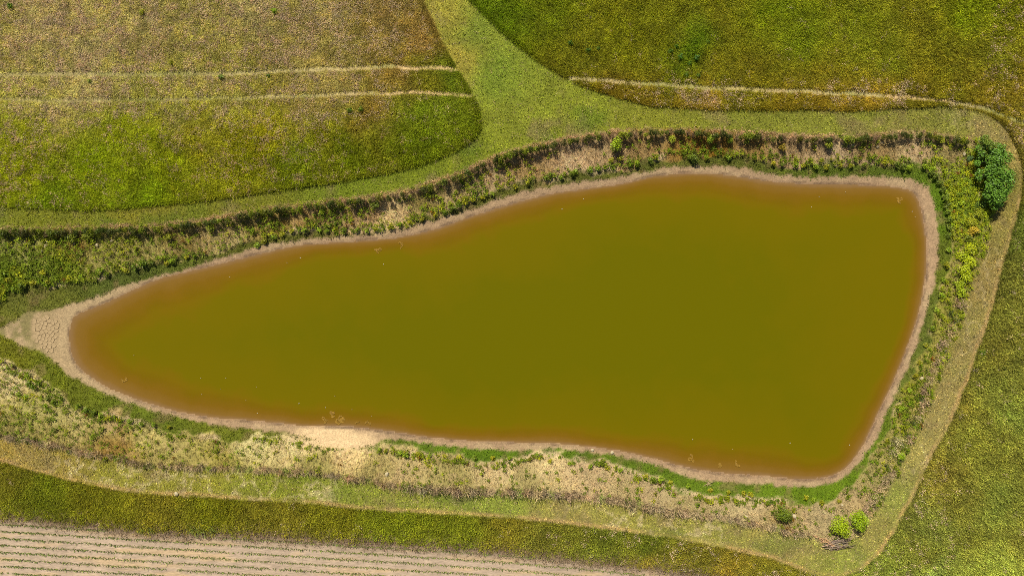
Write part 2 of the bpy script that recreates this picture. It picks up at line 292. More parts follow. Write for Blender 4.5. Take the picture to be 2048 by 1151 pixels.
# ------------------------------------------------------------------ materials
def mat_new(name):
    m = bpy.data.materials.new(name); m.use_nodes = True
    nt = m.node_tree; b = nt.nodes['Principled BSDF']; b.inputs['Roughness'].default_value = .9
    b.inputs['Specular IOR Level'].default_value = .15
    return m, nt, b
def N(nt, t, **kw):
    n = nt.nodes.new(t)
    for k, v in kw.items(): setattr(n, k, v)
    return n
def soil_mat(name, f1, a1, f2, a2, bump, stretch=None):
    m, nt, b = mat_new(name)
    at = N(nt, 'ShaderNodeAttribute', attribute_name='col')
    tc = N(nt, 'ShaderNodeTexCoord'); src = tc.outputs['Object']
    if stretch:
        mp = N(nt, 'ShaderNodeMapping'); mp.inputs['Rotation'].default_value = (0, 0, stretch[0]); mp.inputs['Scale'].default_value = (stretch[1], stretch[2], 1)
        nt.links.new(src, mp.inputs[0]); src = mp.outputs[0]
    hs = []
    for f, a in ((f1, a1), (f2, a2)):
        no = N(nt, 'ShaderNodeTexNoise'); no.inputs['Scale'].default_value = f; no.inputs['Detail'].default_value = 5; no.inputs['Roughness'].default_value = .65
        nt.links.new(src, no.inputs['Vector'])
        mr = N(nt, 'ShaderNodeMapRange'); mr.inputs['From Min'].default_value = .28; mr.inputs['From Max'].default_value = .72
        mr.inputs['To Min'].default_value = 1 - a; mr.inputs['To Max'].default_value = 1 + a
        nt.links.new(no.outputs[0], mr.inputs[0]); hs.append((no, mr))
    mu = N(nt, 'ShaderNodeMath', operation='MULTIPLY'); nt.links.new(hs[0][1].outputs[0], mu.inputs[0]); nt.links.new(hs[1][1].outputs[0], mu.inputs[1])
    vm = N(nt, 'ShaderNodeVectorMath', operation='SCALE'); nt.links.new(at.outputs['Color'], vm.inputs[0]); nt.links.new(mu.outputs[0], vm.inputs['Scale'])
    nt.links.new(vm.outputs[0], b.inputs['Base Color'])
    bp = N(nt, 'ShaderNodeBump'); bp.inputs['Strength'].default_value = bump; bp.inputs['Distance'].default_value = .06
    nt.links.new(hs[1][0].outputs[0], bp.inputs['Height']); nt.links.new(bp.outputs[0], b.inputs['Normal'])
    return m
M = {}
M['meadow'] = soil_mat('meadow_soil', 2.5, .3, 9, .35, .5)
M['mown'] = soil_mat('mown_turf', 2.6, .34, 6, .4, .8)
M['bank'] = soil_mat('bank_soil', 3.0, .2, 9, .3, .6)
M['mud'] = soil_mat('mud', 2.6, .2, 7, .34, 1.0)
M['bed'] = soil_mat('bed', 0.8, .2, 3, .2, .2)
M['crop'] = soil_mat('crop_soil', 1.6, .16, 5, .26, .6, (math.atan(0.0625), .35, 2.2))

def leaf_mat(name, source, rough=.6, spec=.25, trans=.25):
    m, nt, b = mat_new(name)
    b.inputs['Roughness'].default_value = rough; b.inputs['Specular IOR Level'].default_value = spec
    v = N(nt, 'ShaderNodeAttribute', attribute_name='var')
    if source == 'tint':
        c = N(nt, 'ShaderNodeAttribute', attribute_name='tint'); c.attribute_type = 'INSTANCER'; co = c.outputs['Color']
    else:
        c = N(nt, 'ShaderNodeObjectInfo'); co = c.outputs['Color']
    vm = N(nt, 'ShaderNodeVectorMath', operation='SCALE'); nt.links.new(co, vm.inputs[0]); nt.links.new(v.outputs['Fac'], vm.inputs['Scale'])
    nt.links.new(vm.outputs[0], b.inputs['Base Color'])
    tr = N(nt, 'ShaderNodeBsdfTranslucent'); nt.links.new(vm.outputs[0], tr.inputs[0])
    mx = N(nt, 'ShaderNodeMixShader'); mx.inputs[0].default_value = trans
    nt.links.new(b.outputs[0], mx.inputs[1]); nt.links.new(tr.outputs[0], mx.inputs[2])
    nt.links.new(mx.outputs[0], nt.nodes['Material Output'].inputs[0])
    return m
M['tuft'] = leaf_mat('grass_blades', 'tint', .65, .2, .42)
M['leaf'] = leaf_mat('leaf', 'object', .5, .3, .25)
M['twig'] = leaf_mat('twig', 'object', .85, .1, .0)

def plain_mat(name, c, rough=.85, nf=6, na=.3, bump=.4):
    m, nt, b = mat_new(name); b.inputs['Roughness'].default_value = rough
    tc = N(nt, 'ShaderNodeTexCoord'); no = N(nt, 'ShaderNodeTexNoise'); no.inputs['Scale'].default_value = nf; no.inputs['Detail'].default_value = 5
    nt.links.new(tc.outputs['Object'], no.inputs['Vector'])
    cr = N(nt, 'ShaderNodeValToRGB'); l = lin(c) * GAIN
    cr.color_ramp.elements[0].position = .3; cr.color_ramp.elements[1].position = .7
    cr.color_ramp.elements[0].color = (*np.clip(l * (1 - na), 0, 1), 1); cr.color_ramp.elements[1].color = (*np.clip(l * (1 + na), 0, 1), 1)
    nt.links.new(no.outputs[0], cr.inputs[0]); nt.links.new(cr.outputs[0], b.inputs['Base Color'])
    bp = N(nt, 'ShaderNodeBump'); bp.inputs['Strength'].default_value = bump; bp.inputs['Distance'].default_value = .03
    nt.links.new(no.outputs[0], bp.inputs['Height']); nt.links.new(bp.outputs[0], b.inputs['Normal'])
    return m
M['stone'] = plain_mat('pale_stone', (222, 204, 160), .9, 8, .2)
M['plate'] = plain_mat('dried_mud', (200, 172, 126), .95, 5, .14)
M['algae'] = plain_mat('algae', (166, 128, 44), .8, 4, .3)
M['drift'] = plain_mat('driftwood', (196, 172, 122), .9, 6, .2)
M['scrap'] = plain_mat('white_scrap', (238, 228, 206), .7, 6, .05)

# ------------------------------------------------------------------ ground objects cut from the one grid
K = (CAM_H - Z) / CAM_H
VX = GX * K; VY = GY * K
def cen(A): return (A[:-1, :-1] + A[1:, :-1] + A[:-1, 1:] + A[1:, 1:]) / 4
cW, cM, cK, cA, cB, cF = map(cen, (dW, dM, dK, dA, dB, dF))
zone = np.full(cW.shape, 1)
zone[(cA < 0)] = 2; zone[(cB < 0)] = 3; zone[(cB < 0) & (cF < 0)] = 4
zone[cK < 0] = 5; zone[(cM < 0) & (cK < 0)] = 6; zone[cW < 0] = 7
def grid_object(name, mask, zz, mat, attrs):
    I, J = np.nonzero(mask)
    idx = np.stack([I * ny + J, (I + 1) * ny + J, (I + 1) * ny + J + 1, I * ny + J + 1], 1)
    u, inv = np.unique(idx, return_inverse=True); inv = inv.reshape(-1, 4)
    V = np.stack([VX.ravel()[u], VY.ravel()[u], zz.ravel()[u]], 1)
    me = bpy.data.meshes.new(name)
    me.vertices.add(len(u)); me.vertices.foreach_set('co', V.astype(np.float32).ravel())
    me.loops.add(inv.size); me.loops.foreach_set('vertex_index', inv.astype(np.int32).ravel())
    me.polygons.add(len(inv)); me.polygons.foreach_set('loop_start', np.arange(0, inv.size, 4, dtype=np.int32))
    me.polygons.foreach_set('use_smooth', np.ones(len(inv), bool))
    me.update(calc_edges=True); me.validate()
    for an, A in attrs.items():
        if A.ndim == 3:
            a = me.attributes.new(an, 'FLOAT_COLOR', 'POINT')
            a.data.foreach_set('color', np.concatenate([A.reshape(-1, 3)[u], np.ones((len(u), 1))], 1).astype(np.float32).ravel())
        else:
            a = me.attributes.new(an, 'FLOAT', 'POINT'); a.data.foreach_set('value', A.ravel()[u].astype(np.float32))
    o = obj(name, me, mat); return o
G = {}
for zid, nm, mt, lab in ((2, 'dry_meadow', 'meadow', 'meadow ground left of the mown fork, dry above and green below'), (3, 'green_meadow', 'meadow', 'meadow ground right of the mown path and below the pond'),
                    (1, 'mown_path', 'mown', 'mown grass path forking around the pond'), (4, 'crop_field', 'crop', 'pale tilled soil of the crop field along the bottom'),
                    (5, 'pond_bank', 'bank', 'weedy sloping bank round the pond'), (6, 'mud_shore', 'mud', 'bare tan mud shore round the water'), (7, 'pond_bed', 'bed', 'submerged muddy bed of the pond')):
    G[nm] = tag(grid_object(nm, zone == zid, Z, M[mt], {'col': kind_col}), lab, None, None, 'structure')
# the land beyond
R = 700.0
rv = [(X0, Y0), (X1, Y0), (X1, Y1), (X0, Y1), (-R, -R), (R, -R), (R, R), (-R, R)]
me = mesh_np('ground', [(x, y, -0.03) for x, y in rv], [(4, 5, 1, 0), (5, 6, 2, 1), (6, 7, 3, 2), (7, 4, 0, 3)])
a = me.attributes.new('col', 'FLOAT_COLOR', 'POINT'); a.data.foreach_set('color', np.tile(np.r_[lin((104, 106, 40)) * GAIN * .8, 1], 8).astype(np.float32))
tag(obj('ground', me, M['meadow']), 'farmland reaching away beyond the pond', None, None, 'structure')

# water: murky, clearer where it thins out over the shelf
m, nt, b = mat_new('pond_water')
at = N(nt, 'ShaderNodeAttribute', attribute_name='depth_cast'); tc = N(nt, 'ShaderNodeTexCoord')
no = N(nt, 'ShaderNodeTexNoise'); no.inputs['Scale'].default_value = .35; no.inputs['Detail'].default_value = 6; nt.links.new(tc.outputs['Object'], no.inputs['Vector'])
ma = N(nt, 'ShaderNodeMath', operation='MULTIPLY_ADD'); ma.inputs[1].default_value = .9; ma.inputs[2].default_value = -.45; nt.links.new(no.outputs[0], ma.inputs[0])
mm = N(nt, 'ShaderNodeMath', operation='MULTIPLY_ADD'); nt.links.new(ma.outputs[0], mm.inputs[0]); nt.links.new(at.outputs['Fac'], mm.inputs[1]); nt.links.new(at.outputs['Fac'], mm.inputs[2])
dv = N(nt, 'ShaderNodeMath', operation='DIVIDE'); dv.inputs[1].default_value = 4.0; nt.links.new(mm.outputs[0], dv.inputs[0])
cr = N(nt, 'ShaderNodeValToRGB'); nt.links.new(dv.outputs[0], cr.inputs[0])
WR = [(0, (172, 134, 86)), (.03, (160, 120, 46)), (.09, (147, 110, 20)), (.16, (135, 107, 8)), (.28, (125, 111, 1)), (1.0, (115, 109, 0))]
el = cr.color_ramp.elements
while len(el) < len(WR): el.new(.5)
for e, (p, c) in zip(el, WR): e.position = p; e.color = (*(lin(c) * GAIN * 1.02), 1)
nt.links.new(cr.outputs[0], b.inputs['Base Color'])
b.inputs['Roughness'].default_value = .12; b.inputs['IOR'].default_value = 1.33; b.inputs['Specular IOR Level'].default_value = .22
wv = N(nt, 'ShaderNodeTexNoise'); wv.inputs['Scale'].default_value = 1.0; wv.inputs['Detail'].default_value = 3
mp = N(nt, 'ShaderNodeMapping'); mp.inputs['Scale'].default_value = (1.2, 5.0, 1); nt.links.new(tc.outputs['Object'], mp.inputs[0]); nt.links.new(mp.outputs[0], wv.inputs['Vector'])
bp = N(nt, 'ShaderNodeBump'); bp.inputs['Strength'].default_value = .12; bp.inputs['Distance'].default_value = .03
nt.links.new(wv.outputs[0], bp.inputs['Height']); nt.links.new(bp.outputs[0], b.inputs['Normal'])
al = N(nt, 'ShaderNodeMapRange'); al.inputs['From Max'].default_value = .8; al.inputs['To Min'].default_value = .68; al.inputs['To Max'].default_value = 1.0
nt.links.new(at.outputs['Fac'], al.inputs[0])
tr = N(nt, 'ShaderNodeBsdfTransparent'); tr.inputs[0].default_value = (.95, .92, .80, 1)
mx = N(nt, 'ShaderNodeMixShader'); nt.links.new(al.outputs[0], mx.inputs[0]); nt.links.new(tr.outputs[0], mx.inputs[1]); nt.links.new(b.outputs[0], mx.inputs[2])
nt.links.new(mx.outputs[0], nt.nodes['Material Output'].inputs[0])
Zwat = np.full_like(Z, WATER_Z)
_K = K; VXs, VYs = VX, VY
VX = GX * (CAM_H - WATER_Z) / CAM_H; VY = GY * (CAM_H - WATER_Z) / CAM_H
depa = np.minimum(DEP * (0.85 + 0.3 * n_big), 6 - 4.6 * sstep(1250, 1800, PX))  # capped lower to the right: brown cast of sky reflection and vignette painted in
water = tag(grid_object('water', cW < 0.5, Zwat, m, {'depth_cast': depa}), 'murky olive pond water with orange-brown shallows', None, None, 'structure')
VX, VY = VXs, VYs

# ------------------------------------------------------------------ plant prototypes (shared meshes)
def blade_tuft(n, h, w, spread, lean, seed, heads=0.0, curve=.5):
    r = np.random.default_rng(seed); V = []; F = []; var = []
    for i in range(n):
        az = r.uniform(0, 2 * math.pi); ln = abs(r.normal(0, lean)); L = h * r.uniform(.6, 1.15); bw = w * r.uniform(.7, 1.3)
        bx, by = r.normal(0, spread, 2); d = np.array([math.cos(az), math.sin(az)]); sd = r.uniform(0, 2 * math.pi); s = np.array([math.cos(sd), math.sin(sd)])
        c = r.uniform(.6, 1.5); k = len(V); p = np.array([bx, by, -0.03]); ang = ln
        nseg = 3
        for j in range(nseg):
            ww = bw * (1, .9, .6)[j]
            V += [(p[0] - s[0] * ww / 2, p[1] - s[1] * ww / 2, p[2]), (p[0] + s[0] * ww / 2, p[1] + s[1] * ww / 2, p[2])]
            var += [c * (.7, .95, 1.1)[j]] * 2
            st = L / nseg; p = p + np.array([d[0] * math.sin(ang) * st, d[1] * math.sin(ang) * st, math.cos(ang) * st]); ang = min(ang + curve * r.uniform(.3, 1), 1.75)
        V.append(tuple(p)); var.append(c * 1.15)
        F += [(k, k + 1, k + 3, k + 2), (k + 2, k + 3, k + 5, k + 4), (k + 4, k + 5, k + 6)]
        if r.random() < heads:
            q = len(V); hw = w * 1.3; hl = h * .16
            V += [(p[0] - hw, p[1], p[2] - hl * .3), (p[0], p[1] - hw, p[2] - hl * .2), (p[0] + hw, p[1], p[2]), (p[0], p[1] + hw, p[2]), (p[0], p[1], p[2] + hl)]
            var += [1.5] * 5; F += [(q, q + 1, q + 4), (q + 1, q + 2, q + 4), (q + 2, q + 3, q + 4), (q + 3, q, q + 4)]
    return mesh_np('tuft', V, F, var)
def leaf_quads(C, Nrm, size, r, var, fold=.25, aspect=1.7):
    """folded leaf quads at centres C with normals Nrm"""
    n = len(C); t = r.normal(size=(n, 3)); t -= (t * Nrm).sum(1, keepdims=True) * Nrm; t /= np.linalg.norm(t, axis=1, keepdims=True) + 1e-9
    s = np.cross(Nrm, t); L = (size * r.uniform(.65, 1.25, n))[:, None]; Wd = L / aspect
    a = C - t * L / 2; c = C + t * L / 2 - Nrm * L * .12; b_ = C + s * Wd / 2 + Nrm * L * fold * .4; d = C - s * Wd / 2 + Nrm * L * fold * .4
    V = np.stack([a, b_, c, d], 1).reshape(-1, 3); k = np.arange(n) * 4
    F = np.stack([np.stack([k, k + 1, k + 2], 1), np.stack([k, k + 2, k + 3], 1)], 1).reshape(-1, 3)
    return V, F, np.repeat(var, 4)
def crown(lobes, n, size, seed, up=.35, inner=.25):
    """lobes: (cx,cy,cz,rx,ry,rz); leaves scattered through the outer volume of each lobe"""
    r = np.random.default_rng(seed); C = []; Nn = []; vv = []
    vol = np.array([l[3] * l[4] * l[5] for l in lobes]) ** .67; cnt = np.maximum((n * vol / vol.sum()).astype(int), 6)
    for l, k in zip(lobes, cnt):
        d = r.normal(size=(k, 3)); d /= np.linalg.norm(d, axis=1, keepdims=True); d[:, 2] = np.where(d[:, 2] < -.35, -d[:, 2] * .6, d[:, 2])
        rad = np.where(r.random(k) < inner, r.uniform(.35, .8, k), r.uniform(.8, 1.08, k))
        # knobbly surface: sprays of leaves bulge and gap
        kn = np.sin(d[:, 0] * 5.1 + seed) * np.sin(d[:, 1] * 4.7 + 2 * seed) * np.sin(d[:, 2] * 4.3 + seed); rad = rad * (1 + .22 * kn)
        C.append(np.array(l[:3]) + d * rad[:, None] * np.array(l[3:])); nn = d + r.normal(0, .55, (k, 3)) + np.array([0, 0, up]); Nn.append(nn / np.linalg.norm(nn, axis=1, keepdims=True))
        vv.append(r.uniform(.7, 1.25, k))
    return leaf_quads(np.vstack(C), np.vstack(Nn), size, r, np.concatenate(vv))
def prism(p0, p1, r0, r1, sides=5):
    p0 = np.array(p0, float); p1 = np.array(p1, float); d = p1 - p0; d /= np.linalg.norm(d) + 1e-9
    u = np.cross(d, [0.3, .9, .1] if abs(d[2]) > .5 else [0, 0, 1]); u /= np.linalg.norm(u) + 1e-9; v = np.cross(d, u)
    V = []
    for p, rr in ((p0, r0), (p1, r1)):
        for i in range(sides):
            a = 2 * math.pi * i / sides; V.append(p + (u * math.cos(a) + v * math.sin(a)) * rr)
    F = [(i, (i + 1) % sides, sides + (i + 1) % sides, sides + i) for i in range(sides)] + [tuple(range(sides))[::-1], tuple(range(sides, 2 * sides))]
    return V, F
class MB:
    def __init__(s): s.V = []; s.F = []; s.var = []
    def add(s, V, F, var=1.0):
        k = len(s.V); s.V += [tuple(p) for p in V]; s.F += [tuple(int(i) + k for i in f) for f in F]
        s.var += list(var) if np.ndim(var) else [var] * len(V)
    def limb(s, pts, r0, r1, sides=5, var=1.0):
        n = len(pts) - 1
        for i in range(n):
            s.add(*prism(pts[i], pts[i + 1], r0 + (r1 - r0) * i / n, r0 + (r1 - r0) * (i + 1) / n, sides), var)
    def mesh(s, name, smooth=False): return mesh_np(name, s.V, s.F, s.var, smooth)

# ------------------------------------------------------------------ scatter: many small plants as one mass, instanced on points
def scatter_group(protos):
    ng = bpy.data.node_groups.new('scatter', 'GeometryNodeTree')
    ng.interface.new_socket('Geometry', in_out='INPUT', socket_type='NodeSocketGeometry'); ng.interface.new_socket('Geometry', in_out='OUTPUT', socket_type='NodeSocketGeometry')
    gi = ng.nodes.new('NodeGroupInput'); go = ng.nodes.new('NodeGroupOutput'); iop = ng.nodes.new('GeometryNodeInstanceOnPoints')
    gj = ng.nodes.new('GeometryNodeJoinGeometry')
    for po in reversed(protos):
        oi = ng.nodes.new('GeometryNodeObjectInfo'); oi.inputs['Object'].default_value = po; oi.inputs['As Instance'].default_value = True
        ng.links.new(oi.outputs['Geometry'], gj.inputs[0])
    def attr(nm, ty):
        a = ng.nodes.new('GeometryNodeInputNamedAttribute'); a.data_type = ty; a.inputs['Name'].default_value = nm; return a.outputs['Attribute']
    ng.links.new(gi.outputs[0], iop.inputs['Points']); ng.links.new(gj.outputs[0], iop.inputs['Instance'])
    iop.inputs['Pick Instance'].default_value = True
    ng.links.new(attr('pick', 'INT'), iop.inputs['Instance Index']); ng.links.new(attr('rot', 'FLOAT_VECTOR'), iop.inputs['Rotation']); ng.links.new(attr('scl', 'FLOAT_VECTOR'), iop.inputs['Scale'])
    ng.links.new(iop.outputs[0], go.inputs[0])
    return ng
def scatter(name, pts, rot, scl, tint, pick, ng, label, cat=None):
    me = bpy.data.meshes.new(name); n = len(pts); me.vertices.add(n); me.vertices.foreach_set('co', pts.astype(np.float32).ravel())
    a = me.attributes.new('rot', 'FLOAT_VECTOR', 'POINT'); a.data.foreach_set('vector', rot.astype(np.float32).ravel())
    a = me.attributes.new('scl', 'FLOAT_VECTOR', 'POINT'); a.data.foreach_set('vector', scl.astype(np.float32).ravel())
    a = me.attributes.new('tint', 'FLOAT_COLOR', 'POINT'); a.data.foreach_set('color', np.concatenate([np.clip(tint, 0, .66), np.ones((n, 1))], 1).astype(np.float32).ravel())
    a = me.attributes.new('pick', 'INT', 'POINT'); a.data.foreach_set('value', pick.astype(np.int32))
    o = obj(name, me, M['tuft']); md = o.modifiers.new('scatter', 'NODES'); md.node_group = ng
    tag(o, label, cat, None, 'stuff'); return o
def proto(me, mat): return obj('proto', me, mat, link=False)
PG = [proto(blade_tuft(17, .5, .034, .12, .5, 20 + i, .0, .55), M['tuft']) for i in range(4)]
PH = [proto(blade_tuft(13, .5, .032, .12, .4, 40 + i, .3, .4), M['tuft']) for i in range(3)]
PM = [proto(blade_tuft(10, .13, .045, .08, .7, 60 + i, 0, .5), M['tuft']) for i in range(3)]
PWD = [proto(blade_tuft(8, .55, .03, .08, .28, 80 + i, .8, .2), M['tuft']) for i in range(4)]
def forb(seed, n=26, h=.45):
    r = np.random.default_rng(seed); C = np.c_[r.normal(0, .13, n), r.normal(0, .13, n), r.uniform(.12, 1, n) ** .7 * h]
    nn = np.c_[r.normal(0, .5, n), r.normal(0, .5, n), np.ones(n)]; nn /= np.linalg.norm(nn, axis=1, keepdims=True)
    V, F, v = leaf_quads(C, nn, .15, r, r.uniform(.65, 1.3, n)); mb = MB(); mb.add(V, F, v)
    for k in range(3): mb.limb([(0, 0, -.03), tuple(C[k] * [.6, .6, 1])], .012, .006, 3, .6)
    return mb.mesh('forb')
PF = [proto(forb(90 + i), M['tuft']) for i in range(4)]
NG_G = scatter_group(PG + PH); NG_M = scatter_group(PM); NG_B = scatter_group(PWD + PF + PG[:2])

def sample(n_per_m2, mask_fn):
    A = (X1 - X0) * (Y1 - Y0); n = int(A * n_per_m2)
    # jittered grid for even cover without clumping artefacts
    k = math.sqrt(1 / n_per_m2); ix = np.arange(X0 + .3, X1 - .3, k); iy = np.arange(Y0 + .3, Y1 - .3, k)
    x, y = np.meshgrid(ix, iy); x = x.ravel() + rng.uniform(-.6, .6, x.size) * k; y = y.ravel() + rng.uniform(-.6, .6, y.size) * k
    px = x / S + 1024; py = 575.5 - y / S
    keep = (np.abs(px - 1024) < 1024 + 150) & (np.abs(py - 575) < 575 + 150); px, py = px[keep], py[keep]
    m = mask_fn(px, py); return px[m], py[m]
L = lookup
def place(px, py, sink=0.0):
    z = L(Z, px, py) - sink; k = (CAM_H - z) / CAM_H
    return np.c_[(px - 1024) * S * k, (575.5 - py) * S * k, z]
def rots(n, tilt=.12):
    return np.c_[rng.normal(0, tilt, n), rng.normal(0, tilt, n), rng.uniform(0, 6.283, n)]
def tints(base, lo=.68, hi=1.4, hue=.045, g=1.0):
    n = len(base); v = rng.uniform(lo, hi, n)[:, None]; h = 1 + rng.normal(0, hue, (n, 3)) * np.array([1, .6, 1.2])
    return base * GAIN * g * v * h
straw = lin((226, 200, 160)); orange = lin((190, 130, 60))
TALLG = 4.1
def tall(name, label, dfield, colfield, dens, seedk, straw_fn, h_fn, excl):
    px, py = sample(dens, lambda px, py: (L(dfield, px, py) < -.05) & (L(dT, px, py) > .08 + rng.uniform(-.06, .08, len(px))) & excl(px, py))
    n = len(px); c = L(colfield, px, py)
    x, y = px * S, py * S
    c = c * (0.6 + .8 * fbm(x, y, .9, 3, seedk))[:, None]
    t = tints(c, g=TALLG)
    sf = straw_fn(px, py) * sstep(.35, .65, fbm(x, y, 1.1, 3, seedk + 2)); pick_s = rng.random(n) < sf
    t[pick_s] = tints(np.tile(straw, (pick_s.sum(), 1)), .6, 1.3, .04, 1.55)
    h = h_fn(px, py) * rng.uniform(.7, 1.3, n) * (0.8 + .4 * fbm(x, y, .5, 3, seedk + 1))
    h *= np.where(pick_s, .9, 1)
    w = rng.uniform(.85, 1.3, n)
    pick = np.where(pick_s, rng.integers(4, 7, n), np.where(rng.random(n) < .2, rng.integers(4, 7, n), rng.integers(0, 4, n)))
    return scatter(name, place(px, py), rots(n), np.c_[w, w, h / .5], t, pick, NG_G, label, 'grass')
tall('tall_dry_grass', 'tall grass left of the mown fork, straw brown above and yellow green below', dA, colA, 30, 0,
     lambda px, py: np.clip(idw(px, py, [(200,60,.62),(600,60,.58),(850,60,.25),(200,170,.62),(700,170,.4),(880,160,.02),(200,220,.55),(450,230,.4),(650,220,.35),(200,290,.03),(450,270,.1),(700,290,.02),(850,250,.02),(300,380,0)], 3), 0, 1),
     lambda px, py: .36 + .26 * sstep(230, 330, py + (px - 300) * .05) , lambda px, py: np.ones(len(px), bool))
tall('tall_meadow_grass', 'tall olive green meadow grass right of and below the mown path', dB, colB, 30, 3,
     lambda px, py: np.clip(idw(px, py, [(1100,60,.0),(1500,60,.0),(1900,60,.01),(2030,160,.12),(1400,200,.45),(1720,207,.5),(1250,180,.15),(1560,195,.08),(2040,300,.2),(2030,700,.02),(1870,950,.1),(1980,1000,.01),(300,1000,.0),(900,1050,.0),(1400,1125,.08)], 3), 0, 1) * np.where((py < 160) & (px < 1960), .08, np.where((py > 300) & (px > 1900), .35, 1)),
     lambda px, py: .46 + .22 * sstep(1750, 1900, px) , lambda px, py: (L(dF, px, py) > .5 + rng.uniform(-.5, .9, len(px))))
# extra dense, tall tufts added so the meadow edge casts a dark shadow line
px, py = sample(70, lambda px, py: (np.minimum(L(dA, px, py), L(dB, px, py)) < 0.0) & (np.minimum(L(dA, px, py), L(dB, px, py)) > -.42) & (py < 430) & (L(dT, px, py) > .1))
n = len(px); c = np.where((L(dA, px, py) < 0)[:, None], L(colA, px, py), L(colB, px, py)); h = rng.uniform(.8, 1.5, n)
scatter('edge_shadow_grass', place(px, py), rots(n), np.c_[rng.uniform(.7, 1.1, n), rng.uniform(.7, 1.1, n), h], tints(c, g=TALLG * .85), rng.integers(0, 4, n), NG_G, 'extra grass rim added to shade the upper edges of the mown path', 'grass')
# mown sward
px, py = sample(18, lambda px, py: (L(dK, px, py) > -.1) & (L(dA, px, py) > -.05) & (L(dB, px, py) > -.05))
n = len(px); t = tints(L(gPath, px, py), .6, 1.45, .05, 2.7)
dryf = rng.random(n) < np.clip(.05 + .16 * L(botw, px, py) + .15 * L(dry, px, py), 0, .4); t[dryf] = tints(np.tile(lin((196, 176, 120)), (dryf.sum(), 1)), .7, 1.3, .04, 1.5)
s = rng.uniform(.9, 1.9, n); scatter('mown_grass', place(px, py), rots(n), np.c_[s, s, s], t, rng.integers(0, 3, n), NG_M, 'short mown grass covering the path round the pond', 'grass')
# short belt by the shore
px, py = sample(26, lambda px, py: (L(dM, px, py) > .0) & (L(dK, px, py) < 0) & (L(bl, px, py) > rng.uniform(.2, .9, len(px))))
n = len(px); t = tints(L(gBelt, px, py), .7, 1.4, .05, 2.0)
s = rng.uniform(.8, 1.8, n); scatter('shore_grass', place(px, py), rots(n), np.c_[s, s, s], t, rng.integers(0, 3, n), NG_M, 'low green grass belt between the mud shore and the weedy bank', 'grass')
# dead residue next to the crop
px, py = sample(14, lambda px, py: (L(dF, px, py) > -.5 + rng.uniform(-.3, .3, len(px))) & (L(dF, px, py) < 1.5 + rng.uniform(-.5, .5, len(px))) & (L(dB, px, py) < -.6))
n = len(px); t = tints(np.tile(lin((158, 134, 100)), (n, 1)), .55, 1.3, .05, 1.6)
s = rng.uniform(.5, 1.0, n); scatter('dead_stubble', place(px, py), rots(n, .3), np.c_[s * 1.2, s * 1.2, s * .45], t, rng.integers(0, 7, n), NG_G, 'brown dead stubble between the green strip and the crop field', 'stubble')

# bank weeds
greenness = np.clip(idw(PX, PY, [(30,480,.35),(30,560,1.),(120,545,.8),(250,530,.45),(200,500,.2),(350,490,.15),(450,480,.1),(560,470,.45),(640,455,.6),(600,440,.15),(780,445,.03),(900,400,.1),(950,405,.6),(1000,365,.1),(1150,325,.03),(1300,310,.05),(1400,300,.05),(1600,300,.03),(1800,300,.02),(1900,310,.1),(1910,350,.7),(1930,390,.85),(1900,430,.8),(1900,520,.4),(1880,620,.3),(1850,720,.32),(1810,820,.36),(1780,880,.3),(1740,960,.22),(1650,1030,.05),(1500,1000,.05),(1300,970,.04),(1100,950,.04),(900,950,.08),(700,920,.03),(500,890,.08),(300,870,.1),(100,830,.2),(30,770,.2)], 3), 0, 1)
toe = np.exp(-((dM - belt_w - .4) / .33) ** 2) * idw(PX, PY, [(60,570,.9),(300,530,.6),(450,495,.1),(560,470,.9),(700,455,.9),(800,455,.8),(900,420,.9),(1000,385,.9),(1100,360,.9),(1300,325,.8),(1500,325,.8),(1700,330,.9),(1900,400,.5),(1850,700,.5),(1700,960,.3),(1500,985,.9),(1300,945,.8),(1200,915,.7),(1000,915,.9),(850,905,.9),(700,895,.05),(600,880,.5),(450,870,.3),(250,820,.8),(100,770,.7),(20,740,.6)], 3)
green = np.clip(np.maximum(greenness, toe), 0, 1)
px, py = sample(14, lambda px, py: (L(dK, px, py) < .05) & (L(dM, px, py) > .1) & (L(bl, px, py) < rng.uniform(.1, .6, len(px))) & (L(sand, px, py) < .3))
n = len(px); x, y = px * S, py * S
clump = fbm(x, y, 1.3, 3, 4)
gr = (rng.random(n) < L(green, px, py) * sstep(.2, .5, clump + .1))
bare = (~gr) & (rng.random(n) < sstep(.5, .75, fbm(x, y, .6, 3, 1)) * .55); keep = ~bare
px, py, gr = px[keep], py[keep], gr[keep]; n = len(px)
ck = L(colK, px, py); t = tints(ck * np.array([.97, 1.0, 1.08]), .6, 1.5, .05, 2.65)
lime = lin((154, 156, 24)); dkgr = lin((108, 124, 18)); mixg = rng.random(n)[:, None]
yel = np.clip(sstep(.4, .7, fbm(px * S, py * S, .5, 2, 2)) + .7 * sstep(1840, 1890, px), 0, 1)[:, None]
tg = tints(dkgr * (1 - mixg * yel) + lime * mixg * yel, .7, 1.4, .05, 2.3)
rd = (rng.random(n) < .02) & gr; tg[rd] = tints(np.tile(lin((150, 104, 24)), (rd.sum(), 1)), .7, 1.2, .08, 1.3)
tg = tg * (1 + .3 * sstep(1830, 1890, px) * sstep(620, 460, py))[:, None]
t = np.where(gr[:, None], tg, t)
pick = np.where(gr, rng.integers(4, 8, n), np.where(rng.random(n) < .72, rng.integers(0, 4, n), rng.integers(8, 10, n)))
s = rng.uniform(.6, 1.15, n) * np.where(gr, 1.1, np.where(pick >= 8, .8, .75))
scatter('bank_weeds', place(px, py), rots(n, .1), np.c_[s, s, s * rng.uniform(.75, 1.15, n)], t, pick, NG_B, 'dry tan weeds and green forbs covering the sloping pond bank', 'weeds')

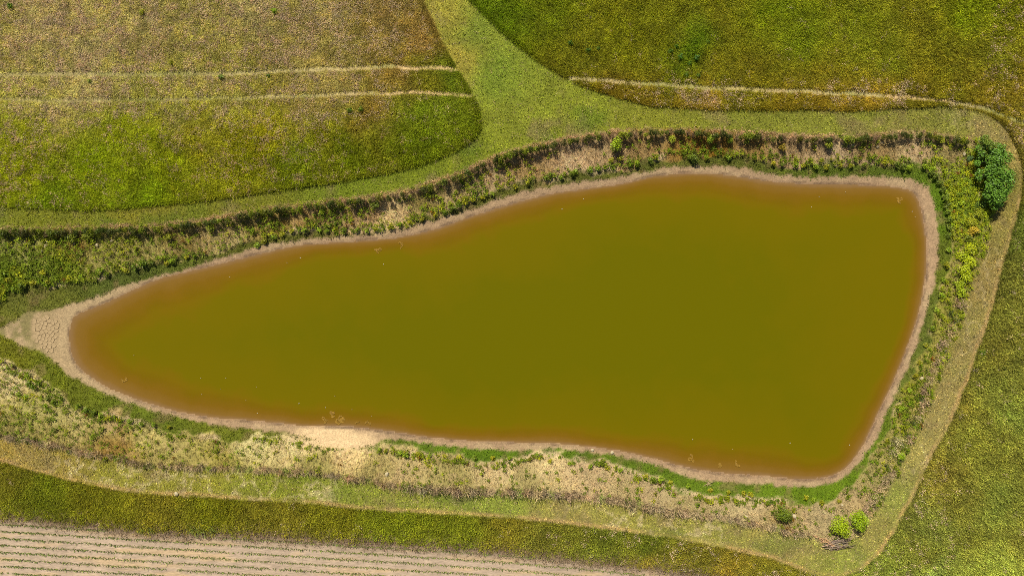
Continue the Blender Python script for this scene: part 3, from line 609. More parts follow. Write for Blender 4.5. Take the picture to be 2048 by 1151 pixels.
# ------------------------------------------------------------------ individual plants
def leafy(seed, rad, h, nl, size, k=6):
    r = np.random.default_rng(seed); lobes = []
    for i in range(k):
        a = 2 * math.pi * i / k + r.uniform(-.4, .4); d = rad * r.uniform(.25, .62); q = rad * r.uniform(.38, .58)
        lobes.append((math.cos(a) * d, math.sin(a) * d, h * r.uniform(.38, .68), q, q, h * r.uniform(.24, .34)))
    lobes.append((0, 0, h * .66, rad * .5, rad * .5, h * .34))
    V, F, v = crown(lobes, nl, size, seed); V[:, 2] = np.maximum(V[:, 2], .04)
    mb = MB(); mb.add(V, F, v); fol = mb.mesh('foliage')
    st = MB()
    for l in lobes: st.limb([(r.normal(0, .05), r.normal(0, .05), -.08), (l[0] * .45, l[1] * .45, l[2] * .5), (l[0], l[1], l[2])], .035, .012, 4)
    return fol, st.mesh('stem')
def twiggy(seed, rad, h, nt=46, nl=110):
    r = np.random.default_rng(seed); st = MB(); C = []
    for i in range(nt):
        az = r.uniform(0, 6.283); rr = rad * math.sqrt(r.random()); e = np.array([math.cos(az) * rr, math.sin(az) * rr, h * r.uniform(.55, 1.1) * (1 - .35 * rr / rad)])
        m_ = e * [.4, .4, .55] + r.normal(0, .05, 3); st.limb([(r.normal(0, .06), r.normal(0, .06), -.08), m_, e], .022, .009, 3, r.uniform(.7, 1.3))
        f = e + r.normal(0, .14, 3); st.limb([m_ * .5 + e * .5, f], .012, .006, 3, r.uniform(.7, 1.3)); C += [e, f, m_ * .5 + e * .5]
    C = np.array(C)[r.integers(0, len(C), nl)] + r.normal(0, .06, (nl, 3)); C[:, 2] = np.maximum(C[:, 2], .05)
    nn = r.normal(size=(nl, 3)) + [0, 0, .5]; nn /= np.linalg.norm(nn, axis=1, keepdims=True)
    V, F, v = leaf_quads(C, nn, .12, r, r.uniform(.6, 1.3, nl)); lf = MB(); lf.add(V, F, v)
    return lf.mesh('dry_leaves'), st.mesh('twigs')
def bunch(seed, n=64, h=.85, lean=.4, spread=.17, w=.035, hd=.5):
    b_ = blade_tuft(n, h, w, spread, lean, seed, 0, .45)
    hm = blade_tuft(max(6, n // 4), h * 1.15, w * .6, spread * .8, lean * .7, seed + 500, .9, .25)
    b_.name = 'blades'; hm.name = 'seed_stalks'; return b_, hm
LEAFY = [leafy(100 + i, .68, 1.15, 300, .17) for i in range(5)]
LIME = [leafy(120 + i, .85, 1.35, 420, .2, 7) for i in range(3)]
FINE = [leafy(130 + i, .9, 1.5, 1500, .12, 9) for i in range(3)]
LOW = [leafy(140 + i, .42, .62, 150, .15, 5) for i in range(4)]
DEAD = [twiggy(150 + i, .62, 1.0) for i in range(4)]
BUNCH = [bunch(160 + i) for i in range(4)]
SPIKE = [bunch(170 + i, 60, .8, .75, .1, .05) for i in range(2)]
PB = 1.7
def plant(name, meshes, parts, px, py, col1, col2, sc, label, cat, group, szz=1.0, mats=('leaf', 'twig'), sink=.04):
    if col1[1] / col1[0] > 1.17: col1 = np.array(col1) * (1.13, .93, .8)
    x, y, z = ground_at(px, py); root = empty(name, (x, y, z - sink), rng.uniform(0, 6.283))
    sx = sc * rng.uniform(.92, 1.08); root.scale = (sx, sc, sc * szz)
    for me, pn, c, mt in zip(meshes, parts, (col1, col2), mats):
        o = obj(pn, me, M[mt], root); o.color = (*np.clip(lin(c) * GAIN * PB * (1.5 if meshes in LOW else 1.25 if meshes in FINE else 1.0), 0, .62), 1)
    return tag(root, label, cat, group)
pk = lambda L_: L_[rng.integers(len(L_))]
def jit(c, a=.14):
    c = np.array(c, float); return np.clip(c * (1 + rng.normal(0, a * .5)) * (1 + rng.normal(0, a * .1, 3)), 0, 255)
STEM = (104, 84, 62)
G_DARK = (84, 112, 42); G_MID = (112, 146, 34); G_LIME = (168, 190, 34); DEADC = (184, 152, 108); TAN = (224, 188, 142); YEL = (206, 196, 40); TEAL = (84, 128, 62)

def along(pts, x0, step, jitter):
    p = np.array(pts, float); seg = np.linalg.norm(np.diff(p, axis=0), axis=1); cum = np.r_[0, np.cumsum(seg)]; t = x0; out = []
    while t < cum[-1]:
        out.append((np.interp(t, cum, p[:, 0]), np.interp(t, cum, p[:, 1]))); t += step * rng.uniform(1 - jitter, 1 + jitter)
    return out
def stretch_top(x):
    if x < 320: return 'in the hedge at the left end'
    if x < 640: return 'in the hedge below the yellow-green meadow'
    if x < 960: return 'in the hedge over the bare pale bank'
    if x < 1225: return 'in the hedge left of the lime shrub'
    if x < 1500: return 'in the hedge right of the lime shrub'
    if x < 1750: return 'in the hedge over rust-brown weeds'
    return 'in the hedge near the tall tree'
for x, y in along([p for p in TOPEDGE if p[0] >= -300], 200, 8.6, .4):
    if x < -70 or x > 1950: continue
    y += rng.uniform(7, 12); r_ = rng.random(); where = stretch_top(x)
    dead_p = idw(np.array([x]), np.array([y]), [(20,460,.8),(100,460,.5),(180,460,.15),(300,450,.5),(420,440,.3),(560,420,.2),(700,400,.65),(820,380,.7),(900,360,.4),(980,325,.5),(1080,290,.1),(1200,275,.35),(1300,270,.6),(1400,270,.4),(1550,275,.7),(1650,275,.4),(1800,270,.5),(1900,275,.6)], 3)[0]
    if r_ < dead_p * .75:
        plant('dead_shrub', pk(DEAD), ('dry_leaves', 'twigs'), x, y, jit(DEADC), jit((140, 116, 86)), rng.uniform(.46, .72), 'greyish brown dead shrub ' + where, 'shrub', 'dead shrubs ' + where, 1.75)
    else:
        plant('hedge_shrub', pk(LEAFY), ('foliage', 'stem'), x, y, jit(G_DARK if rng.random() < .7 else G_MID, .25), STEM, rng.uniform(.48, .82), 'dark green leafy shrub ' + where, 'shrub', 'green shrubs ' + where, 1.7)
# the shrubs of the hedge that stand out
for px, py, me, c, sc, zz, lab in [
    (1230,292,LIME[0],G_LIME,1.05,1.2,'big bright lime shrub casting a dark shadow below the upper hedge'),
    (1342,279,LIME[1],(176,184,40),.62,1.1,'small lime sprig in the hedge right of the big lime shrub'),
    (1418,280,LIME[2],(136,186,50),.72,1.3,'fresh green shrub in the hedge with a long shadow'),
    (1457,283,LIME[1],(150,170,40),.5,1.7,'thin yellow-green shrub in the hedge over rust-coloured weeds'),
    (1490,285,LIME[2],(112,150,44),.45,1.6,'slim green shrub in the hedge right of the thin yellow-green one'),
    (1562,296,LIME[0],(176,152,44),.62,1.2,'yellowing shrub hanging over the middle of the upper bank'),
    (1654,291,LIME[1],(164,170,40),.7,1.2,'half yellow shrub in the hedge right of the yellowing one'),
    (1688,282,LIME[2],(128,172,38),.75,1.1,'bright green shrub in the hedge below the tan grass patch'),
    (1875,281,LIME[0],(150,186,36),.68,1.2,'lime shrub in the hedge nearest the tall dark tree'),
    (148,474,LIME[1],(112,146,30),.95,.8,'wide green shrub in the hedge near the left edge'),
    (178,473,LIME[2],(118,152,30),.85,.8,'green shrub beside the wide one in the hedge near the left edge'),
    (340,474,LIME[0],(136,168,34),.72,1.0,'lime green shrub above a deep shadow on the left part of the bank'),
    (425,455,LIME[1],(120,158,30),.7,1.0,'bright green shrub in the hedge left of the yellow sprig'),
    (645,424,LIME[2],(160,178,34),.5,1.1,'small yellow-green sprig in the middle of the left hedge'),
    (752,410,LIME[0],(104,140,34),.8,.9,'fresh green shrub in the hedge over the pale bare patch'),
    (1002,328,LIME[1],(122,152,36),.75,1.0,'green shrub at the bend of the hedge below the fork')]:
    plant('bright_shrub', me, ('foliage', 'stem'), px, py, c, STEM, sc, lab, 'shrub', None, zz)
# straw fringe on the path side of the hedge
px, py = sample(30, lambda px, py: (np.abs(L(dK, px, py) + .05) < .32 + rng.uniform(-.15, .15, len(px))) & (py < 470) & (px < 1950) & (L(dK, px, py) < .3) & (rng.random(len(px)) < .25 + .75 * sstep(.42, .6, fbm(px * S, py * S, .25, 3, 1))))
n = len(px); t = tints(np.tile(lin((222, 186, 138)), (n, 1)), .65, 1.25, .04, 1.7)
s = rng.uniform(.6, 1.05, n); scatter('dead_grass_fringe', place(px, py), rots(n, .3), np.c_[s, s, s * .75], t, rng.integers(0, 7, n), NG_G, 'straw-coloured dead grass fringing the path side of the upper hedge', 'grass')

# dead bunch grass along the lower and right rims
def stretch_bot(x):
    if x < 300: return 'on the lower rim at the left'
    if x < 780: return 'on the lower rim below the sand spit'
    if x < 1130: return 'where the lower rim shows bare earth'
    if x < 1420: return 'on the thick middle of the lower rim'
    return 'on the lower rim near the round dark bush'
for x, y in along([p for p in BOTEDGE[::-1] if p[0] <= 1640], 480, 10.5, .4):
    if x < -60: continue
    y -= rng.uniform(2, 9); wh = stretch_bot(x); g_ = rng.random()
    big = 1.3 if 800 < x < 1400 else 1.0
    if g_ < .72:
        plant('dead_tussock', pk(BUNCH), ('blades', 'seed_stalks'), x, y, jit((188, 160, 116) if rng.random() < .5 else (166, 144, 110), .25), jit((196, 170, 128)), rng.uniform(.75, 1.15) * big, 'dead tan tussock ' + wh, 'tussock', 'dead tussocks ' + wh, 1.15, ('leaf', 'leaf'))
    elif g_ < .87:
        plant('dead_shrub', pk(DEAD), ('dry_leaves', 'twigs'), x, y, jit((198, 172, 124)), jit((168, 144, 106)), rng.uniform(.6, .9) * big, 'low grey shrub ' + wh, 'shrub', 'low dead shrubs ' + wh, .8)
    else:
        plant('green_tussock', pk(BUNCH), ('blades', 'seed_stalks'), x, y, jit((150, 168, 70)), jit((180, 170, 110)), rng.uniform(.7, 1.0) * big, 'green tussock ' + wh, 'tussock', 'green clumps ' + wh, 1.0, ('leaf', 'leaf'))
plant('green_tussock', SPIKE[0], ('blades', 'seed_stalks'), 300, 928, (92, 118, 44), (130, 130, 70), 1.0, 'dark green tuft alone on the lower rim at the left', 'tussock', None, .8, ('leaf', 'leaf'))
RIM = [(1916,606,'d'),(1926,612,'d'),(1905,628,'s'),(1912,640,'g'),(1905,655,'b'),(1900,668,'b'),(1893,684,'b'),(1886,690,'d'),(1891,699,'s'),(1882,716,'b'),(1876,728,'d'),(1868,742,'b'),(1862,757,'b'),(1857,768,'b'),(1852,780,'d'),(1846,798,'s'),(1852,806,'d'),(1845,820,'b'),(1836,836,'b'),(1829,846,'s'),(1818,868,'s'),(1824,878,'d'),(1795,884,'p'),(1808,889,'s'),(1788,902,'p'),(1806,916,'s'),(1778,934,'s'),(1787,944,'d'),(1780,952,'b'),(1770,966,'d'),(1762,976,'b'),(1755,985,'b'),(1748,996,'b'),(1742,1008,'d'),(1735,1016,'d'),(1728,1024,'d'),(1765,990,'s'),(1752,1010,'s')]
def stretch_right(y):
    return 'just below the yellow-green thicket' if y < 640 else 'on the middle of the right rim' if y < 800 else 'beside the pale plumes' if y < 925 else 'above the two lime bushes'
for px, py, k in RIM:
    wh = stretch_right(py); px -= 5; py -= 1
    if k == 'd': plant('dead_shrub', pk(DEAD), ('dry_leaves', 'twigs'), px, py, jit((196, 168, 122)), jit((168, 142, 104)), rng.uniform(.9, 1.3), 'grey dead brush clump ' + wh, 'shrub', 'dead brush ' + wh, .7)
    elif k == 'b': plant('dead_tussock', pk(BUNCH), ('blades', 'seed_stalks'), px, py, jit((200, 174, 124)), jit((204, 180, 136)), rng.uniform(1.0, 1.4), 'straw-coloured tussock ' + wh, 'tussock', 'straw tussocks ' + wh, .9, ('leaf', 'leaf'))
    elif k == 'p': plant('plume_tussock', pk(BUNCH), ('blades', 'seed_stalks'), px, py, jit((198, 186, 124)), jit((226, 208, 160)), 1.5, 'large pale plumed tussock sprawling on the right rim, ' + ('upper' if py < 890 else 'lower') + ' of two', 'tussock', None, .9, ('leaf', 'leaf'))
    else: plant('spiky_clump', pk(SPIKE), ('blades', 'seed_stalks'), px, py, jit((70, 98, 52)), jit((104, 112, 70)), rng.uniform(.8, 1.05), 'dark green spiky clump ' + wh, 'plant', 'spiky clumps ' + wh, .9, ('leaf', 'leaf'))
plant('bright_shrub', FINE[2], ('foliage', 'stem'), 1798, 910, (146, 170, 22), STEM, .55, 'small round lime bush among the spiky clumps of the right rim', 'shrub', None)
# three bushes at the lower right corner
plant('round_bush', FINE[0], ('foliage', 'stem'), 1559, 1021, (92, 128, 26), STEM, 1.3, 'round dark green bush standing alone in the tan weeds', 'shrub', None, 1.05)
plant('lime_bush', FINE[1], ('foliage', 'stem'), 1674, 1046, (150, 168, 14), STEM, 1.38, 'left and brighter of the two touching lime bushes at the lower right corner', 'shrub', None)
plant('lime_bush', FINE[2], ('foliage', 'stem'), 1708, 1032, (140, 162, 14), STEM, 1.38, 'right one of the two touching lime bushes at the lower right corner', 'shrub', None, 1.05)
# yellow-green thicket beside the right path
for px, py, c, sc, me, lab in [
    (1950,428,(160,166,34),.9,LIME[0],'yellow-green shrub at the foot of the tall dark tree'),
    (1938,444,(176,178,36),.8,LIME[1],'yellow shrub second from the tall tree in the thicket'),
    (1940,462,(210,182,52),.85,LIME[2],'golden shrub of the thicket beside the right path'),
    (1933,479,(104,136,22),.72,LIME[0],'dark green shrub between golden and lime ones in the thicket'),
    (1934,497,(188,196,22),.95,LIME[1],'lime shrub in the thicket just below the dark green one'),
    (1924,515,(176,190,22),.9,LIME[2],'lime shrub on the pond side of the thicket middle'),
    (1933,524,(188,198,22),.95,LIME[0],'brightest lime shrub of the thicket on the path side'),
    (1922,541,(182,194,22),1.0,LIME[1],'lime shrub in the lower half of the thicket'),
    (1927,556,(184,196,22),.95,LIME[2],'lime shrub second from the lower end of the thicket'),
    (1914,571,(166,182,24),.8,LIME[0],'smaller lime shrub on the pond side of the thicket end'),
    (1917,584,(172,188,26),.8,LIME[1],'lowest lime shrub of the thicket above the grey dead brush')]:
    plant('thicket_shrub', me, ('foliage', 'stem'), px, py, c, STEM, sc, lab, 'shrub', None, .95)
# the tall dark tree and its smaller neighbour
def tree(name, px, py, lobes, nl, size, seed, col, label, trunks):
    x, y, z = ground_at(px, py); root = empty(name, (x, y, z - .05)); r = np.random.default_rng(seed)
    sub = []
    for l in lobes:
        sub.append((l[0], l[1], l[2] - .1, l[3] * .72, l[4] * .72, l[5] * .72))
        for i in range(5):
            d = r.normal(size=3); d /= np.linalg.norm(d); d[2] = abs(d[2]) * .9; q = r.uniform(.34, .5)
            sub.append((l[0] + d[0] * l[3] * .72, l[1] + d[1] * l[4] * .72, l[2] + d[2] * l[5] * .72, q * l[3], q * l[4], q * l[5] * .8))
    V, F, v = crown(sub, nl, size, seed, .6, .15); V[:, 2] = np.maximum(V[:, 2], .1); mb = MB(); mb.add(V, F, v)
    o = obj('crown', mb.mesh('crown'), M['leaf'], root); o.color = (*np.clip(lin(col) * GAIN * PB * 1.12, 0, .62), 1)
    tb = MB()
    for t_ in trunks: tb.limb([(t_[0], t_[1], -.1), (t_[0] * 1.05, t_[1] * 1.1, .6), (t_[0] * 1.2, t_[1] * 1.2, 1.3)], .15, .09, 8)
    o = tk = obj('trunk', tb.mesh('trunk'), M['twig'], root); o.color = (*lin((112, 96, 78)) * GAIN, 1)
    for l in lobes:
        t_ = min(trunks, key=lambda q: (q[0] - l[0]) ** 2 + (q[1] - l[1]) ** 2); lb = MB()
        lb.limb([(t_[0] * 1.1, t_[1] * 1.15, .9), ((t_[0] + l[0]) / 2, (t_[1] + l[1]) / 2, l[2] * .7), (l[0], l[1], l[2])], .07, .02, 5)
        q = obj('limb', lb.mesh('limb'), M['twig'], tk); q.color = (*lin((112, 96, 78)) * GAIN, 1)
    return tag(root, label, 'tree')
tree('broadleaf_tree', 1957, 356, [(-.2,3.0,1.5,.95,1.0,.9),(.6,2.5,2.2,1.0,1.1,.9),(1.1,1.5,2.4,1.1,1.2,1.0),(.1,1.6,2.1,.9,1.0,.9),(1.2,.2,2.5,1.15,1.2,1.0),(.1,.1,2.0,1.0,1.1,.9),(1.2,-1.1,2.4,1.1,1.2,1.0),(.3,-1.4,2.1,1.0,1.1,.9),(1.0,-2.4,2.2,1.05,1.1,.95),(.1,-2.5,1.6,.9,.9,.8),(.7,-3.2,1.7,.8,.8,.8),(-.75,1.7,1.0,.55,.6,.6),(-.7,.2,1.1,.6,.7,.6)],
     6500, .24, 41, (100, 138, 36), 'tall dark green broadleaf tree beside the bend of the path', [(.3, 1.6), (.4, -1.3), (.2, .2)])
tree('young_tree', 1948, 296, [(0,.4,1.7,.6,.7,.8),(.35,0,2.3,.6,.6,.6),(.2,-.5,1.5,.6,.6,.6)], 700, .22, 43, (112, 132, 38), 'slim young tree at the upper tip of the tall dark tree', [(.1, 0)])
plant('low_bush', LIME[2], ('foliage', 'stem'), 1953, 412, (104, 150, 52), STEM, .8, 'small green bush at the lower left foot of the tall dark tree', 'shrub', None)
plant('low_bush', LIME[1], ('foliage', 'stem'), 1940, 330, (190, 182, 40), STEM, .55, 'small yellow bush at the pond side of the tall dark tree', 'shrub', None)
plant('low_bush', LIME[0], ('foliage', 'stem'), 1936, 318, (88, 138, 84), STEM, .5, 'small bluish green bush just above the yellow one', 'shrub', None)

# green weeds one can pick out on the banks
def stretch_weed(x, y):
    if y > 640 and x < 400: return 'on the lower left bank'
    if y > 640 and x < 1150: return 'right of the sand spit'
    if y > 900: return 'on the lower bank near the driftwood'
    if x > 1840: return 'on the bank left of the tall tree' if y < 480 else 'on the right bank'
    if x < 420: return 'on the upper left bank'
    if x < 1000: return 'below the bare patch of the upper bank'
    if x < 1320: return 'on the bank below the lime shrub'
    return 'at the foot of the long upper bank'
W_ = [(290,528,1.3,0),(272,535,1.1,0),(255,542,1.,1),(306,524,1.,0),(345,522,.9,1),(335,526,.8,1),(375,514,.8,1),(390,512,.7,1),(48,572,1.2,2),(30,578,1.,1),(70,566,1.,1),(100,562,1.,1),(140,556,.9,1),(165,552,.8,1),(205,540,1.,1),(215,548,.9,0),(20,560,1.,1),(12,545,1.,1),(90,545,.9,1),
      (515,490,.9,1),(530,482,.9,1),(548,474,.9,1),(566,468,.9,1),(585,462,.9,1),(610,460,.9,1),(640,460,.8,1),(655,462,.8,1),(672,458,.8,1),(690,462,.8,2),(715,460,.8,1),(735,462,.8,1),(752,458,.7,1),(780,455,.7,1),(800,448,.7,1),(820,445,.8,1),(845,438,.8,1),(870,430,.8,1),(890,424,1.,0),(905,416,1.2,0),(918,410,1.2,0),(930,404,1.,1),(945,400,.9,1),(965,396,.8,1),(985,388,.8,1),
      (1030,374,.8,1),(1055,366,.8,1),(1092,356,1.,0),(1100,350,.9,0),(1122,356,.8,1),(1144,348,1.,0),(1150,344,.9,1),(1180,340,1.,0),(1196,338,.9,1),(1222,320,.9,1),(1240,318,1.,1),(1258,326,1.1,0),(1272,328,1.,1),(1300,322,1.1,0),(1310,316,.8,1),(1386,318,1.3,2),(1378,314,1.,0),(1456,316,1.,1),(1462,310,.8,1),(1412,316,.8,1),(1545,328,.8,1),(1562,330,.8,1),(1590,330,.9,1),(1605,332,.9,1),(1630,334,.9,1),(1650,334,.9,1),(1680,332,.8,1),(1700,332,.8,1),(1725,330,.8,1),(1768,326,1.,1),(1790,330,1.1,2),(1802,334,1.,2),(1815,336,1.,1),(1845,334,1.,1),(1860,338,1.,1),
      (1860,346,1.,2),(1868,354,1.1,2),(1876,366,1.1,2),(1882,380,1.,2),(1886,396,1.2,2),(1890,410,1.2,2),(1892,424,1.1,2),(1894,440,1.1,2),(1896,455,1.,2),(1895,470,.9,2),(1895,500,.9,1),(1890,530,.9,1),(1884,560,.9,1),(1880,590,.9,1),(1872,620,.9,1),(1862,655,.9,0),(1850,690,.8,1),(1838,725,.8,1),(1828,750,.9,1),(1816,780,.8,1),(1800,815,.9,1),(1786,850,.8,1),(1772,880,.8,1),
      (1915,390,1.,1),(1925,380,1.,1),(1920,405,1.,1),(1908,370,.9,1),(1930,360,.9,1),
      (18,735,.7,0),(30,745,.8,0),(45,752,.8,1),(62,766,1.1,0),(72,772,1.1,0),(82,764,1.,0),(55,792,.9,1),(40,786,.8,1),(100,796,1.,0),(112,802,1.,0),(125,796,.8,0),(95,810,.8,1),(160,812,1.,0),(176,818,1.1,0),(190,824,1.1,0),(205,830,1.,1),(220,834,.9,1),(240,838,.9,1),(262,842,.8,1),(285,846,.8,1),(310,848,.8,0),(340,852,.7,1),
      (760,898,.8,1),(772,900,.7,1),(802,904,1.1,1),(812,908,1.,1),(835,906,.8,1),(860,908,.8,1),(890,910,.8,1),(920,912,.8,1),(950,914,.8,1),(985,914,.8,1),(1020,914,.8,1),(1060,916,.8,1),(1100,920,.8,1),(1140,924,.8,1),(1180,930,.8,1),(1215,934,.9,1),(1240,938,.9,1),(1290,950,1.,1),(1305,956,1.2,0),(1320,956,1.1,1),(1340,962,.8,1),(1375,970,.8,1),(1420,978,.8,1),(1455,982,.8,1),(1485,984,.9,1),(1500,986,.9,1),(1610,992,.8,1),(1625,998,.9,1),(1640,1002,1.,1),(1676,1000,.8,1)]
for px, py, sc, k in W_:
    c = [(88, 124, 22), (126, 148, 26), (88, 122, 36)][k]; nm = ['dark green', 'fresh green', 'blue-green'][k]; wh = stretch_weed(px, py)
    plant('leafy_weed', pk(LOW), ('foliage', 'stem'), px, py, jit(c), STEM, sc * 1.05, nm + ' weed ' + wh, 'weed', nm + ' weeds ' + wh, rng.uniform(.9, 1.3))
# lone weeds in the meadows
for px, py, sc, c, lab in [(25,14,1.0,(90,138,30),'green weed clump in the top left corner of the dry meadow'),(550,24,.95,(110,160,20),'bright green weed clump in the dry meadow near the top edge'),(287,27,1.,(124,150,30),'light green weed clump near the top edge between two darker ones'),(538,152,.7,(84,126,36),'small green weed beside the upper mower track'),(445,155,.9,(96,136,60),'bluish weed clump on the upper mower track'),(182,164,.8,(100,136,50),'faint green weed below the left part of the upper track'),(345,127,.8,(116,142,28),'green weed just above the upper track'),
                           (700,222,.9,(84,124,20),'dark weed clump left of its twin below the second track'),(722,220,.8,(84,124,20),'dark weed clump right of its twin below the second track'),
                           (1140,88,.9,(64,110,26),'dark weed near the fork edge of the green meadow'),(1176,102,.9,(60,106,30),'dark weed second from the fork edge'),(1197,98,.7,(72,116,20),'small dark weed third from the fork edge'),
                           (1340,104,.9,(70,114,24),'left upper weed of the dark patch in the green meadow'),(1352,95,.8,(70,118,20),'topmost weed of the dark patch in the green meadow'),(1360,116,1.,(62,112,24),'central weed of the dark patch in the green meadow'),(1391,118,1.,(58,106,26),'right weed of the dark patch in the green meadow'),(1378,128,.8,(66,110,24),'weed on the lower side of the dark patch in the green meadow'),(1372,150,.8,(78,120,24),'weed just below the dark patch in the green meadow'),(1396,152,.8,(84,124,24),'lowest right weed below the dark patch in the green meadow'),(1415,85,.7,(78,120,24),'lone weed above and right of the dark patch'),
                           (1962,704,1.,(84,124,30),'dark green weed at the meadow edge right of the right rim'),(2005,735,.8,(84,108,40),'dull green weed beside a pale stone in the right meadow')]:
    plant('meadow_weed', pk(LOW), ('foliage', 'stem'), px, py, c, STEM, sc, lab, 'weed', None, 1.2)
# tall weeds where the strip meets the crop
for px, py, sc, lab in [(388,1056,1.3,'left third of the dense green weed clump at the crop edge'),(406,1058,1.4,'middle of the dense green weed clump at the crop edge'),(425,1058,1.2,'right third of the dense green weed clump at the crop edge'),(285,1060,.95,'left of two faint green weeds at the crop edge'),(306,1059,.9,'right of two faint green weeds at the crop edge'),(750,1072,.7,'small grey-green weed in the brown stubble'),(1176,1100,.8,'bluish weed on the lower strip above the crop rows'),(1385,1100,.7,'blue-green weed on the darkest part of the lower strip')]:
    plant('edge_weed', pk(SPIKE), ('blades', 'seed_stalks'), px, py, (112, 134, 46), (130, 148, 70), sc, lab, 'weed', None, .8, ('leaf', 'leaf'))

# ------------------------------------------------------------------ brush pile, driftwood, stones, things in the water
x, y, z = ground_at(1672, 1084); root = tag(empty('brush_pile', (x, y, z - .03)), 'pile of grey dead branches with an orange dry bough at the lower right corner', 'brush pile'); root.scale = (1.3, 1.2, 1.2)
for i in range(64):
    a = math.radians(rng.normal(14, 16)); l = rng.uniform(.7, 1.9); cx, cy = rng.normal(.15, .42), rng.normal(.0, .22); h0 = rng.uniform(.05, .38)
    mb = MB(); d = np.array([math.cos(a), math.sin(a), rng.normal(0, .06)]) * l / 2; c = np.array([cx, cy, h0]); w_ = rng.uniform(.02, .045)
    k_ = np.array([rng.normal(0, .05), rng.normal(0, .05), .04]); mb.limb([c - d, c + k_, c + d], w_, w_ * .5, 4)
    o = obj('branch', mb.mesh('branch'), M['twig'], root); o.color = (*lin(jit((166, 144, 120), .35)) * GAIN, 1)
for i in range(26):
    a = math.radians(rng.normal(-32, 12)); l = rng.uniform(.5, 1.2); t_ = rng.random(); c = np.array([-1.7 + 1.4 * t_, .55 - .75 * t_ + rng.normal(0, .1), rng.uniform(.08, .35)]); mb = MB()
    d = np.array([math.cos(a), math.sin(a), rng.normal(0, .1)]) * l / 2; mb.limb([c - d, c + d * .2 + [0, 0, .05], c + d], .04, .015, 4)
    o = obj('orange_bough', mb.mesh('orange_bough'), M['twig'], root); o.color = (*lin(jit((232, 184, 132), .12)) * GAIN, 1)
x, y, z = ground_at(1416, 966); root = tag(empty('driftwood', (x, y, z)), 'pale branched driftwood lying on the lower green belt', 'driftwood')
for a, l in ((20, .9), (75, .6), (130, .55), (200, .7), (250, .4), (320, .5)):
    mb = MB(); a = math.radians(a); mb.limb([(0, 0, .06), (math.cos(a) * l * .5, math.sin(a) * l * .5, .14), (math.cos(a + .2) * l, math.sin(a + .2) * l, .08)], .06, .02, 5); obj('branch', mb.mesh('branch'), M['drift'], root)
def stone_mesh(seed, flat=.6):
    r = np.random.default_rng(seed); V = []; F = []
    for i in range(4):
        th = math.pi * (.08 + .84 * i / 3)
        for j in range(7):
            ph = 2 * math.pi * j / 7; k = r.uniform(.8, 1.15); V.append((math.sin(th) * math.cos(ph) * k, math.sin(th) * math.sin(ph) * k, math.cos(th) * flat * k))
    for i in range(3):
        for j in range(7): F.append((i * 7 + j, (i + 1) * 7 + j, (i + 1) * 7 + (j + 1) % 7, i * 7 + (j + 1) % 7))
    F += [tuple(range(7)), tuple(range(21, 28))[::-1]]
    return mesh_np('stone', V, F)
SM = [stone_mesh(200 + i) for i in range(4)]
for px, py, r_, lab in [(1185,899,.22,'pale stone on the lower mud shore, left of a pair'),(1224,904,.25,'pale stone on the lower mud shore, right of a pair'),(60,487,.26,'pale stone among weeds, leftmost on the upper left bank'),(93,491,.3,'large pale stone second from left on the upper left bank'),(85,502,.24,'pale stone lowest of the cluster on the upper left bank'),(96,484,.18,'small pale stone above the large one on the upper left bank'),(149,487,.18,'small white stone below the wide green hedge shrub'),(195,490,.26,'bright white stone right of the wide green hedge shrub'),(224,481,.22,'pale stone near the hedge, rightmost on the upper left bank'),
                        (1928,308,.3,'pink-grey stone at the pond side of the young tree'),(1764,286,.24,'pale stone below the hedge near its right end'),(1755,294,.2,'smaller pale stone under the hedge near its right end'),(1705,291,.24,'pale green-grey stone in the hedge shadow'),(1588,1031,.36,'white stone right of the round dark bush'),(1684,1009,.2,'small white stone above the two lime bushes'),(1492,1032,.26,'pale stone on the lower rim left of the round dark bush'),(774,947,.34,'pale stone on the lower bank below the sand spit'),(1843,756,.3,'pale stone on the right rim near the straw clumps'),(1996,739,.24,'pale stone in the right meadow'),(353,986,.3,'pale scrap lying on the lower path at the left')]:
    x, y, z = ground_at(px, py); o = obj('stone', pk(SM), M['stone']); o.location = (x, y, z + r_ * .25); o.scale = (r_, r_ * .8, r_); o.rotation_euler = (0, 0, rng.uniform(0, 6)); tag(o, lab, 'stone')
def chip(seed):
    r = np.random.default_rng(seed); V = []; n = 7
    for zz in (-.03, .035):
        for j in range(n):
            a = 2 * math.pi * j / n; k = r.uniform(.7, 1.2); V.append((math.cos(a) * k, math.sin(a) * .55 * k, zz / .12 + r.normal(0, .05)))
    F = [tuple(range(n))[::-1], tuple(range(n, 2 * n))] + [(j, (j + 1) % n, n + (j + 1) % n, n + j) for j in range(n)]
    return mesh_np('chip', V, F)
CH = [chip(220 + i) for i in range(4)]
def wpos(px, py): x, y = P(px, py, WATER_Z); return x, y
NEAR = lambda x, y: 'the left mud flat' if x < 300 else 'the lower left shore' if y > 700 and x < 560 else 'the sand spit' if y > 700 and x < 800 else 'the lower right shore' if y > 700 else 'the upper left shore' if x < 700 else 'the upper middle shore' if x < 1300 else 'the upper right corner'
cnt = {}
